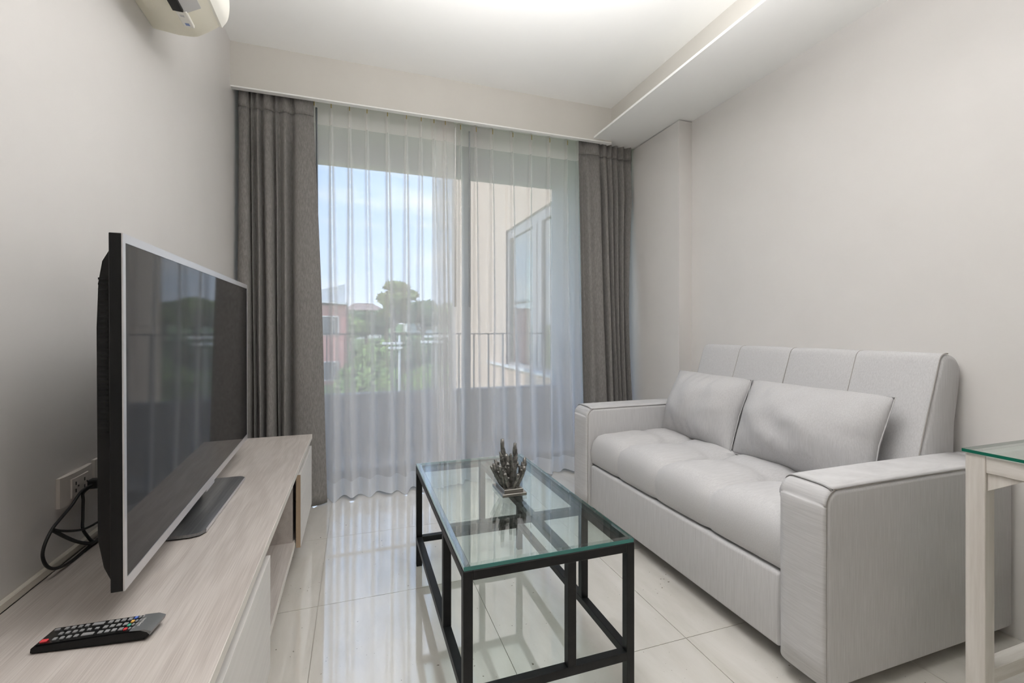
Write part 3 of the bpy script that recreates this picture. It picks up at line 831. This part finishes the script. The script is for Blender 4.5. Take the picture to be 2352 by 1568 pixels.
# ------------------------------------------------------------------ wall sockets and cable
def socket(y0, y1, z0, z1, label, plugs):
    t = thing('wall_socket', label, 'socket', (XL, (y0 + y1) / 2, z0))
    bm = new_bm()
    yc = (y0 + y1) / 2; n = 10
    # plate with a gently bowed face
    a = []
    for k in range(n + 1):
        u = k / n; y = y0 + (y1 - y0) * u
        a.append((XL + 0.008 + 0.006 * math.sin(math.pi * u) ** 0.6, y))
    pts = [(XL + 0.0005, y0, z0)] + [(x, y, z0) for x, y in a] + [(XL + 0.0005, y1, z0)]
    add_prism(bm, pts, (0, 0, z1 - z0))
    obj('plate', bm, MAT['outlet'], t, smooth=True, angle=30)
    xf = XL + 0.0138
    ins = obj('insert', box(xf - 0.004, xf + 0.002, yc - 0.037, yc + 0.037, z0 + 0.012, z1 - 0.012, 0.001, 1), MAT['outlet'], t)
    for yy in (yc - 0.02, yc + 0.018):
        bm = new_bm()
        for dz in (0.009, -0.009):
            add_box(bm, xf + 0.0005, xf + 0.0024, yy - 0.002, yy + 0.002, (z0 + z1) / 2 + dz - 0.004, (z0 + z1) / 2 + dz + 0.004)
        add_tube(bm, [(xf + 0.0005, yy + 0.011, (z0 + z1) / 2), (xf + 0.0024, yy + 0.011, (z0 + z1) / 2)], 0.0024, 8)
        obj('slots', bm, MAT['outlet_dark'], ins)
    obj('marker', box(xf - 0.006, xf + 0.0015, y1 - 0.022, y1 - 0.002, z0 + 0.012, z0 + 0.026, 0.001, 1), MAT['outlet_white'], t)
    return t
socket(1.366, 1.505, 0.627, 0.698, 'grey wall socket with black cables plugged in, beside the television', True)
socket(1.520, 1.660, 0.629, 0.702, 'grey wall socket partly hidden behind the television edge', False)
pc = thing('power_cable', 'black power cable looping from the wall socket behind the television', 'cable', (XL + 0.04, 1.46, ZT))
pg = new_bm(); add_box(pg, XL + 0.0158, XL + 0.040, 1.462, 1.486, 0.640, 0.664, 0.004, 2)
obj('plug', pg, MAT['cable'], pc)
def cabl(pts, r=0.0036):
    b = new_bm(); add_tube(b, spline(pts, 8), r, 8); obj('cord', b, MAT['cable'], pc, smooth=True)
xk = -0.640
def wall_cabl(yz, r=0.0034, end=None, dx=0.0):
    pts = [(xk + dx * k / len(yz), y, z) for k, (y, z) in enumerate(yz)]
    if end: pts += end
    cabl(pts, r)
far = [(-0.600, 1.545, 0.520), (-0.545, 1.60, 0.555), (-0.492, 1.66, 0.590)]
wall_cabl([(1.474, 0.651), (1.416, 0.651), (1.374, 0.631), (1.331, 0.617), (1.299, 0.605), (1.273, 0.582), (1.266, 0.559), (1.281, 0.531), (1.312, 0.511), (1.365, 0.4992), (1.429, 0.4992), (1.480, 0.4995)], end=far)
wall_cabl([(1.474, 0.650), (1.424, 0.645), (1.422, 0.625), (1.420, 0.582), (1.420, 0.557), (1.439, 0.531), (1.470, 0.502), (1.510, 0.4990)], end=[(-0.60, 1.57, 0.4990), (-0.55, 1.63, 0.530), (-0.492, 1.70, 0.580)])
wall_cabl([(1.299, 0.605), (1.331, 0.588), (1.374, 0.570), (1.420, 0.555), (1.459, 0.549), (1.497, 0.545)], 0.0028, end=[(-0.58, 1.57, 0.555), (-0.492, 1.64, 0.600)], dx=0.004)
wall_cabl([(1.299, 0.603), (1.348, 0.566), (1.392, 0.536), (1.439, 0.511), (1.466, 0.503), (1.497, 0.502)], 0.004, end=[(-0.59, 1.55, 0.515)], dx=0.006)

# ------------------------------------------------------------------ remote control
rm = thing('remote_control', 'black television remote with silver end lying on the pale oak cabinet', 'remote control', (-0.435, 1.035, ZT))
RA, RBp = V((-0.524, 1.030, ZT)), V((-0.343, 1.008, ZT))
Ru = (RBp - RA).normalized(); RL = (RBp - RA).length; Rv = V((0, 0, 1)).cross(Ru); Rw = V((0, 0, 1))
def rp(u, v, w): return RA + Ru * u + Rv * v + Rw * w
RWd = 0.050
def rbox(u0, u1, v0, v1, w0, w1, bev=0.0, seg=2):
    bm = box(u0, u1, v0, v1, w0, w1, bev, seg)
    for v in bm.verts: v.co = rp(*v.co)
    return bm
rt = lambda u: 0.015 + 0.007 * (u / RL)      # top height rises to the silver end
bm = new_bm()
side = [(0.0, 0.002), (0.004, 0.0005), (RL * 0.55, 0.0005), (RL - 0.012, 0.002), (RL - 0.002, 0.010), (RL, 0.016), (RL - 0.010, 0.0205), (RL * 0.8, 0.0205), (RL * 0.5, 0.0185), (0.008, 0.0150), (0.001, 0.009)]
add_prism(bm, [(u, -RWd / 2, w) for u, w in side], (0, RWd, 0))
bmesh.ops.bevel(bm, geom=[e for e in bm.edges if abs(e.verts[0].co.y - e.verts[1].co.y) < 1e-6], offset=0.0025, segments=2, affect='EDGES')
for v in bm.verts: v.co = rp(*v.co)
obj('body', bm, MAT['black_gloss'], rm, smooth=True, angle=40)
bm = new_bm()
cap = [(RL * 0.815, 0.0206), (RL - 0.010, 0.0209), (RL + 0.0006, 0.0165), (RL - 0.0014, 0.0098), (RL - 0.006, 0.0155), (RL - 0.016, 0.0195)]
add_prism(bm, [(u, -RWd / 2 - 0.0002, w) for u, w in cap], (0, RWd + 0.0004, 0))
for v in bm.verts: v.co = rp(*v.co)
obj('end_cap', bm, MAT['remote_grey'], rm, smooth=True, angle=40)
def rtop(u): return 0.0150 + (0.0185 - 0.0150) * min(1, u / (RL * 0.5)) + (0.002 * max(0, (u - RL * 0.5) / (RL * 0.3)))
cols4 = [-0.0165, -0.0055, 0.0055, 0.0165]
rows3 = [-0.0145, 0.0, 0.0145]
def btn(u, v, du, dv, mat, nm='button'):
    z = rtop(u)
    obj(nm, rbox(u - du / 2, u + du / 2, v - dv / 2 * 0.85, v + dv / 2 * 0.85, z - 0.0012, z + 0.0018, 0.0006, 1), mat, rm)
btn(0.016, -0.0155, 0.010, 0.0085, MAT['b_red'], 'power_button')
btn(0.016, 0.0150, 0.008, 0.006, MAT['button'])
for k in range(4):
    for v in rows3: btn(0.031 + k * 0.0105, v, 0.0060, 0.0075, MAT['button'])
for v in (-0.0145, 0.0145): btn(0.080, v, 0.018, 0.0085, MAT['button'], 'rocker_button')
btn(0.074, 0.0, 0.006, 0.006, MAT['button']); btn(0.086, 0.0, 0.006, 0.006, MAT['button'])
for k in range(4):
    for v in rows3: btn(0.099 + k * 0.0105, v, 0.0068, 0.0085, MAT['button'])
for v, c in zip(cols4, ('b_red', 'b_green', 'b_yellow', 'b_blue')): btn(0.1385, v, 0.0048, 0.0075, MAT[c])
for k in range(2):
    for v in cols4: btn(0.1455 + 0.0060 * k - 0.0005, v, 0.0036, 0.0065, MAT['button'])
# pale maker's print across the silver end
cu = bpy.data.curves.new('print', 'FONT'); cu.body = 'SAMSUNG'; cu.size = 0.0052; cu.align_x = 'CENTER'; cu.align_y = 'CENTER'; cu.extrude = 0.0001
tmp = bpy.data.objects.new('print', cu); COL.objects.link(tmp)
dg = bpy.context.evaluated_depsgraph_get()
me = bpy.data.meshes.new_from_object(tmp.evaluated_get(dg))
bpy.data.objects.remove(tmp)
bm = new_bm(); bm.from_mesh(me)
for v in bm.verts: v.co = rp(RL * 0.855 - v.co.y * 1.0, v.co.x, 0.0211 + v.co.z)
obj('print', bm, MAT['print'], rm)

# ------------------------------------------------------------------ coffee table
TX0, TX1, TY0, TY1, TZ = 0.257, 0.758, 1.128, 2.080, 0.440
s = 0.025
ct = thing('coffee_table', 'rectangular coffee table with a clear glass top on a thin black steel frame', 'table', (0.507, 1.6, 0.0))
xm, ym = 0.548, 1.405
leg0 = None
for x in (TX0, TX1 - s):
    for y in (TY0, TY1 - s):
        if leg0 is None: leg0 = obj('leg', box(x, x + s, y, y + s, 0.0, TZ, 0.0012, 1), MAT['frame_black'], ct, loc=(x, y, 0))
        else: inst(leg0, 'leg', (x, y, 0), ct)
def bar(name, a, b):
    return obj(name, box(a[0], b[0], a[1], b[1], a[2], b[2], 0.0012, 1), MAT['frame_black'], ct)
for z in (0.105, TZ - s):
    nm = 'lower_rail' if z < 0.2 else 'upper_rail'
    for y in (TY0, TY1 - s): bar(nm, (TX0 + s, y, z), (TX1 - s, y + s, z + s))
    for x in (TX0, TX1 - s): bar(nm, (x, TY0 + s, z), (x + s, TY1 - s, z + s))
bar('cross_rail', (TX0 + s, ym, TZ - s), (TX1 - s, ym + s, TZ - 0.001))
bar('cross_rail', (xm, TY0 + s, TZ - s), (xm + s, TY1 - s, TZ - 0.002))
for (x, y) in ((xm, TY0), (xm, TY1 - s), (TX0, ym), (TX1 - s, ym)):
    bar('upright', (x, y, 0.105 + s), (x + s, y + s, TZ - s))
gt = obj('glass_top', box(TX0 + 0.002, TX1 - 0.002, TY0 + 0.002, TY1 - 0.002, TZ + 0.001, TZ + 0.011), MAT['table_glass'], ct)
bm = new_bm()
g0, g1 = TZ + 0.001, TZ + 0.0108
a0, a1, b0, b1 = TX0 + 0.0015, TX1 - 0.0015, TY0 + 0.0015, TY1 - 0.0015
w = 0.0012
add_box(bm, a0, a1, b0, b0 + w, g0, g1)
obj('glass_edge', bm, MAT['glass_edge_light'], gt)
bm = new_bm(); add_box(bm, a1 - w, a1, b0 + w, b1 - w, g0, g1); obj('glass_edge', bm, MAT['glass_edge_light'], gt)
bm = new_bm(); add_box(bm, a0, a1, b1 - w, b1, g0, g1); obj('glass_edge', bm, MAT['glass_edge_lit'], gt)
bm = new_bm(); add_box(bm, a0, a0 + w, b0 + w, b1 - w, g0, g1); obj('glass_edge', bm, MAT['glass_edge_lit'], gt)
# polished bevel strip along the border of the glass
bm = new_bm()
bw = 0.016
outer = [(a0, b0), (a1, b0), (a1, b1), (a0, b1)]; inner = [(a0 + bw, b0 + bw), (a1 - bw, b0 + bw), (a1 - bw, b1 - bw), (a0 + bw, b1 - bw)]
for i in range(4):
    j = (i + 1) % 4
    q = [bm.verts.new((*outer[i], g1 - 0.0005)), bm.verts.new((*outer[j], g1 - 0.0005)), bm.verts.new((*inner[j], g1 + 0.0012)), bm.verts.new((*inner[i], g1 + 0.0012))]
    bm.faces.new(q)
obj('bevel_strip', bm, MAT['bevel_glass'], gt)

# ------------------------------------------------------------------ coral sculpture
cz = TZ + 0.0122
cxy = (0.541, 1.612)
sc = thing('coral_sculpture', 'dark pewter branching coral ornament on a stepped square base on the glass table', 'ornament', (*cxy, cz))
obj('base_step', box(cxy[0] - 0.046, cxy[0] + 0.046, cxy[1] - 0.065, cxy[1] + 0.065, cz, cz + 0.011, 0.001, 1), MAT['decor_base'], sc)
obj('base_step', box(cxy[0] - 0.036, cxy[0] + 0.036, cxy[1] - 0.054, cxy[1] + 0.054, cz + 0.011, cz + 0.023, 0.001, 1), MAT['decor_base'], sc)
bz = cz + 0.023
rnd = random.Random(11)
def branch(bm, p, d, ln, r, depth=0):
    pts, rs = [], []
    n = 12
    q = V(p); dd = V(d).normalized()
    for k in range(n + 1):
        pts.append(q.copy()); rs.append(r * (1 - 0.30 * k / n) * rnd.uniform(0.80, 1.25))
        dd = (dd + V((rnd.uniform(-.10, .10), rnd.uniform(-.10, .10), 0.05))).normalized()
        q += dd * ln / n
    rs[-1] *= 0.75
    add_tube(bm, pts, rs, 7)
    if depth < 2:
        for _ in range(4 if depth == 0 else 1):
            k = rnd.randint(3, 7)
            sd_ = V((rnd.uniform(-1, 1), rnd.uniform(-1, 1), rnd.uniform(0.5, 1.3))).normalized()
            branch(bm, pts[k], (dd + sd_ * 0.8), ln * rnd.uniform(0.18, 0.34), r * 0.74, depth + 1)
spec = [((-0.012, 0.005), (-0.10, 0.0, 1), 0.165, 0.0085), ((0.0, 0.015), (-0.02, 0.05, 1), 0.150, 0.0085), ((0.012, 0.008), (0.12, 0.0, 1), 0.148, 0.009), ((0.006, -0.004), (0.02, -0.05, 1), 0.125, 0.0085),
        ((0.020, 0.0), (0.55, 0.0, 1), 0.105, 0.008), ((0.024, 0.014), (0.75, 0.1, 1), 0.085, 0.0075), ((0.018, -0.018), (0.5, -0.35, 1), 0.085, 0.0075), ((-0.020, -0.005), (-0.5, -0.1, 1), 0.095, 0.008),
        ((-0.022, 0.012), (-0.75, 0.2, 1), 0.080, 0.0075), ((-0.012, -0.022), (-0.3, -0.6, 1), 0.070, 0.008), ((0.004, -0.028), (0.1, -0.7, 1), 0.065, 0.008), ((0.012, 0.030), (0.2, 0.6, 1), 0.09, 0.008),
        ((-0.010, 0.030), (-0.3, 0.6, 1), 0.09, 0.008), ((0.0, 0.0), (0.0, 0.0, 1), 0.11, 0.011), ((-0.018, -0.012), (-0.4, -0.4, 1), 0.10, 0.0085)]
for (ox, oy), d, ln, r in spec:
    b = new_bm(); branch(b, (cxy[0] + ox, cxy[1] + oy, bz - 0.003), (d[0] * 1.35, d[1] * 1.35, 1), ln * 1.04, r * 1.12)
    o = obj('coral_branch', b, MAT['decor'], sc, smooth=True)

# ------------------------------------------------------------------ sofa bed
SX = 1.240
sf = thing('sofa_bed', 'light grey fabric two-seat sofa bed with square arms and tufted seat', 'sofa', (1.68, 1.70, 0.0))
def arm(ya, yb, outer):
    bm = new_bm()
    x0, x1, z0, z1 = SX, (2.115 if ya < 2 else 2.02), 0.040, 0.602
    add_box(bm, x0, x1, ya, yb, z0, z1)
    bm.edges.ensure_lookup_table()
    es_big = [e for e in bm.edges if abs(e.verts[0].co.x - x0) < 1e-6 and abs(e.verts[1].co.x - x0) < 1e-6 and abs(e.verts[0].co.z - z1) < 1e-6 and abs(e.verts[1].co.z - z1) < 1e-6]
    bmesh.ops.bevel(bm, geom=es_big, offset=0.045, segments=6, profile=0.5, affect='EDGES')
    es = [e for e in bm.edges if e.is_manifold and e.calc_face_angle(0) > 0.8]
    bmesh.ops.bevel(bm, geom=es, offset=0.016, segments=4, profile=0.5, affect='EDGES')
    return obj('arm', bm, MAT['sofa_v'], sf, smooth=True, angle=50)
def front_pad(par, ya, yb):
    """cloth band running up the front of an arm and back over its top"""
    bm = new_bm()
    path = [(SX - 0.003, 0.055), (SX - 0.005, 0.30), (SX - 0.003, 0.53)]
    for k in range(7):
        a = math.pi / 2 * k / 6
        path.append((SX + 0.047 - 0.050 * math.cos(a), 0.555 + 0.050 * math.sin(a)))
    path += [(1.60, 0.6065), (2.015, 0.604)]
    sp = spline([(x, 0, z) for x, z in path], 3)
    n = 8
    def fn(u, v):
        p = sp[min(len(sp) - 1, round(u * (len(sp) - 1)))]
        e = (2 * v - 1); bow = 0.005 * (1 - e ** 4)
        dx = -bow if p.z < 0.56 else 0; dz = bow if p.z > 0.56 else 0
        ins_ = 0.006
        rnd_ = 0.020 * max(0, (e - 0.6) / 0.4) ** 2.2 + 0.004 * abs(e) ** 8
        wz = max(0.0, min(1.0, (p.z - 0.50) / 0.10))
        return V((p.x + dx + rnd_ * (1 - wz), ya + 0.003 + (yb - ya - 0.006) * v, p.z + dz - rnd_ * wz))
    add_grid(bm, fn, len(sp) - 1, 14)
    o = obj('arm_band', bm, MAT['sofa_h'], par, smooth=True)
    md = o.modifiers.new('thickness', 'SOLIDIFY'); md.thickness = 0.006; md.offset = 0
    yy = ya + 0.004
    b = new_bm(); add_tube(b, [(p.x + 0.004, yy, p.z - 0.003) for p in sp], 0.0018, 6)
    obj('seam_piping', b, MAT['piping'], par, smooth=True)
for ya, yb in ((0.918, 1.075), (2.300, 2.475)):
    a_ = arm(ya, yb, True); front_pad(a_, ya, yb)

# pull-out base panel
obj('base_panel', box(1.252, 1.30, 1.082, 2.294, 0.055, 0.288, 0.012, 3), MAT['sofa_v'], sf, smooth=True, angle=50)
obj('base_frame', box(1.32, 2.02, 1.078, 2.297, 0.06, 0.284), MAT['sofa_v'], sf)
for (x, y) in ((1.33, 1.11), (1.33, 2.22), (1.96, 1.11), (1.96, 2.22)):
    obj('leg', box(x, x + 0.045, y, y + 0.045, 0.0, 0.075, 0.002, 1), MAT['black'], sf)
for (x, y) in ((1.32, 0.965), (1.94, 0.965), (1.32, 2.365), (1.94, 2.365)):
    obj('leg', box(x, x + 0.045, y, y + 0.045, 0.0, 0.041, 0.002, 1), MAT['black'], sf)

# tufted seat cushion
SEAM = [1.395, 1.715, 2.025]
def seat_fn():
    bm = new_bm()
    y0, y1 = 1.079, 2.296
    x0, x1 = 1.258, 1.90
    prof = [(x1, 0.292), (x0 + 0.03, 0.292), (x0 + 0.006, 0.30), (x0, 0.32), (x0 - 0.004, 0.36), (x0 - 0.002, 0.40), (x0 + 0.012, 0.43), (x0 + 0.035, 0.447), (x0 + 0.075, 0.455)]
    top = [(x0 + 0.075 + (x1 - x0 - 0.075) * k / 26, 0.455) for k in range(1, 27)]
    P = prof + top
    n = 120
    def fn(u, v):
        i = round(u * (len(P) - 1)); x, z = P[i]
        y = y0 + (y1 - y0) * v
        if i > 4:
            e = min(v, 1 - v) * (y1 - y0)
            r = 0.03
            if e < r: z -= (r - math.sqrt(max(0, r * r - (r - e) ** 2))) * 0.8
            dx = (x - 1.585)
            for sy in SEAM:
                dy = y - sy
                crease = 0.026 * math.exp(-abs(dy) / 0.022) * (0.40 + 0.60 * math.exp(-(dx / 0.17) ** 2))
                tuft = 0.040 * math.exp(-math.hypot(dx, dy) / 0.030)
                z -= crease * (1 if i > 6 else 0.4) + tuft
            ed = [y0] + SEAM + [y1]
            for aa, bb in zip(ed, ed[1:]):
                if aa <= y <= bb:
                    q = (y - aa) / (bb - aa); z += 0.016 * (4 * q * (1 - q)) ** 0.6 * (1 if i > 6 else 0.5)
            cross = 0.012 * math.exp(-abs(dx) / 0.03)
            z -= cross
            z += 0.007 * math.cos(dx * 5)
            z += 0.004 * mnoise.noise(V((x * 9, y * 9, 0)))
        if 2 <= i <= 8:
            for sy in SEAM:
                x += 0.010 * math.exp(-abs(y - sy) / 0.018)
            x -= 0.004 * math.sin(math.pi * v)
        return V((x, y, z))
    vs = add_grid(bm, fn, len(P) - 1, n)
    for col in (0, n):
        try: bm.faces.new([vs[i][col] for i in range(len(P))])
        except Exception: pass
    bmesh.ops.recalc_face_normals(bm, faces=bm.faces)
    return bm
seat = obj('seat_cushion', seat_fn(), MAT['sofa_x'], sf, smooth=True, angle=60)
for sy in SEAM:
    b = new_bm(); bmesh.ops.create_uvsphere(b, u_segments=10, v_segments=6, radius=0.008, matrix=Matrix.Translation((1.585, sy, 0.392)) @ Matrix.Diagonal((1, 1, 0.5, 1)))
    obj('tuft_button', b, MAT['sofa_x'], seat, smooth=True)

# reclined backrest with panel seams
BY0, BY1 = 1.060, 2.270
BS = [1.365, 1.675, 1.985]
def back_fn():
    bm = new_bm()
    # profile in x,z from lower front, up over the top, down the back
    prof = [(1.835, 0.452), (1.875, 0.55), (1.905, 0.64), (1.935, 0.73), (1.966, 0.82), (1.992, 0.895), (2.008, 0.940), (2.022, 0.957), (2.045, 0.963), (2.08, 0.955), (2.104, 0.940), (2.116, 0.920), (2.116, 0.89), (2.098, 0.75), (2.080, 0.60), (2.068, 0.48)]
    sp = spline([(x, 0, z) for x, z in prof], 4)
    n = 130
    nfront = 6 * 4 + 6
    cxm = V((2.0, 0, 0.72))
    def fn(u, v):
        i = round(u * (len(sp) - 1)); p = sp[i]
        y = BY0 + (BY1 - BY0) * v
        e = min(v, 1 - v) * (BY1 - BY0)
        x, z = p.x, p.z
        if i < nfront + 4:
            bul = 0.0
            for a, b in zip([BY0] + BS, BS + [BY1]):
                if a <= y <= b:
                    q = (y - a) / (b - a); bul = 0.010 * (4 * q * (1 - q)) ** 0.5
            d = V((-0.93, 0, 0.36)) * (bul - 0.006)
            x += d.x; z += d.z
        r = 0.022
        if e < r:
            k = (r - math.sqrt(max(0, r * r - (r - e) ** 2))) * 0.9
            c = (cxm - V((x, 0, z))).normalized() * k
            x += c.x; z += c.z
        return V((x, y, z))
    vs = add_grid(bm, fn, len(sp) - 1, n)
    for col in (0, n):
        bm.faces.new([vs[i][col] for i in range(len(sp))])
    bm.faces.new([vs[0][j] for j in range(n + 1)] + [vs[-1][j] for j in range(n, -1, -1)])
    bmesh.ops.recalc_face_normals(bm, faces=bm.faces)
    return bm, sp
bmb, bsp = back_fn()
bk = obj('backrest', bmb, MAT['sofa_v'], sf, smooth=True, angle=60)
b = new_bm(); add_tube(b, [(p.x - 0.0005, BY0 + 0.008, p.z + 0.0005) for p in bsp[:34]], 0.0022, 6)
obj('seam_piping', b, MAT['piping'], bk, smooth=True)
for sy in BS:
    b = new_bm(); add_tube(b, [(p.x + 0.0035, sy, p.z - 0.0015) for p in bsp[2:38]], 0.0016, 5)
    obj('panel_seam', b, MAT['piping'], bk, smooth=True)

# ------------------------------------------------------------------ pillows
def pillow(c, wid, hgt, thick, lean, turn, label, seed):
    """plump rectangular cushion with pinched corners and a few folds"""
    rnd = random.Random(seed)
    R = Matrix.Rotation(turn, 3, 'Z') @ Matrix.Rotation(lean, 3, 'Y')
    bm = new_bm(); n, m = 44, 30
    ph = [rnd.uniform(0, 6.28) for _ in range(6)]
    def side(sgn):
        def fn(u, v):
            a, b = 2 * u - 1, 2 * v - 1
            prof = ((1 - abs(a) ** 2.6) ** 0.70) * ((1 - abs(b) ** 2.0) ** 0.80)
            yy = a * wid / 2 * (1 - 0.07 * (1 - abs(b)) * abs(a) ** 3 * 0.6)
            zz = b * hgt / 2 * (1 - 0.05 * (1 - abs(a)) * abs(b) ** 3)
            zz += 0.012 * (1 - a * a) * (b > 0.3) * (b - 0.3) if sgn < 0 else 0
            fold = 0.0
            if sgn < 0:
                edge = max(0, abs(b) - 0.45) / 0.55
                fold = 0.016 * edge * prof * math.sin(a * 22 + ph[0] + 2 * math.sin(a * 5 + ph[1]))
                fold += 0.022 * prof * mnoise.noise(V((a * 2.4 + seed, b * 2.0, ph[2])))
                fold -= 0.028 * prof * math.exp(-((a - 0.10 * (1 if seed % 2 else -4) - 0.25 * (1 - b)) / 0.05) ** 2) * max(0, b - 0.45) * 1.6
            nx = sgn * (thick / 2 * prof + fold)
            return R @ V((nx, yy, zz)) + V(c)
        return fn
    add_grid(bm, side(-1), n, m); add_grid(bm, side(1), n, m)
    bmesh.ops.remove_doubles(bm, verts=bm.verts, dist=0.0004)
    bmesh.ops.recalc_face_normals(bm, faces=bm.faces)
    zmin = min(v.co.z for v in bm.verts)
    t = thing('throw_pillow', label, 'pillow', (c[0], c[1], zmin), 'grey pillows on the sofa seat')
    obj('cover', bm, MAT['pillow'], t, smooth=True)
    # edge seam
    b = new_bm(); loop = []
    for k in range(120):
        a = 2 * math.pi * k / 120
        ca, sa = math.cos(a), math.sin(a)
        q = max(abs(ca), abs(sa)); aa, bb = ca / q, sa / q
        yy = aa * wid / 2 * (1 - 0.07 * (1 - abs(bb)) * abs(aa) ** 3 * 0.6); zz = bb * hgt / 2 * (1 - 0.05 * (1 - abs(aa)) * abs(bb) ** 3)
        loop.append(R @ V((0, yy, zz)) + V(c))
    add_tube(b, loop + [loop[0]], 0.0022, 6, cap=False)
    obj('edge_seam', b, MAT['pillow'], t, smooth=True)
pillow((1.785, 2.020, 0.630), 0.555, 0.372, 0.235, 0.36, -0.04, 'grey fabric pillow against the far arm end of the sofa back', 2)
pillow((1.795, 1.440, 0.630), 0.625, 0.372, 0.250, 0.38, 0.02, 'grey fabric pillow beside the near sofa arm, larger in view', 5)

# ------------------------------------------------------------------ glass-topped wooden side table
dt = thing('dining_table', 'whitewashed wooden table with a glass top beside the near sofa arm', 'table', (1.84, 0.35, 0.0))
dx0, dx1, dy0, dy1, dz = 1.552, 2.118, -0.35, 0.770, 0.722
lt = 0.042
lg = None
for x in (dx0, dx1 - lt):
    for y in (dy1 - lt, dy0):
        if lg is None: lg = obj('leg', box(x, x + lt, y, y + lt, 0, dz, 0.003, 2), MAT['whitewash'], dt, loc=(x, y, 0))
        else: inst(lg, 'leg', (x, y, 0), dt)
for x in (dx0 + 0.002, dx1 - lt): obj('apron', box(x, x + 0.036, dy0 + lt, dy1 - lt, dz - 0.046, dz - 0.001, 0.002, 1), MAT['whitewash_h'], dt)
for y in (dy0, dy1 - lt + 0.003): obj('apron', box(dx0 + lt, dx1 - lt, y, y + 0.036, dz - 0.046, dz - 0.001, 0.002, 1), MAT['whitewash_x'], dt)
for y in (dy0, dy1 - lt + 0.003): obj('stretcher', box(dx0 + lt, dx1 - lt, y, y + 0.036, 0.112, 0.155, 0.002, 1), MAT['whitewash_x'], dt)
bm = new_bm(); yb_ = dy1 - lt
add_prism(bm, [(dx0 + 0.008, yb_ - 0.001, dz - 0.047), (dx0 + 0.008, yb_ - 0.001, dz - 0.092), (dx0 + 0.008, yb_ - 0.070, dz - 0.047)], (0.022, 0, 0))
obj('corner_brace', bm, MAT['whitewash'], dt)
gt2 = obj('glass_top', box(dx0 - 0.003, dx1 + 0.002, dy0 - 0.003, dy1 + 0.004, dz + 0.001, dz + 0.009), MAT['table_glass'], dt)
bm = new_bm()
add_box(bm, dx0 - 0.0045, dx0 - 0.003, dy0 - 0.003, dy1 + 0.004, dz + 0.001, dz + 0.009); add_box(bm, dx0 - 0.003, dx1 + 0.002, dy1 + 0.004, dy1 + 0.0055, dz + 0.001, dz + 0.009)
obj('glass_edge', bm, MAT['glass_edge_dark'], gt2)
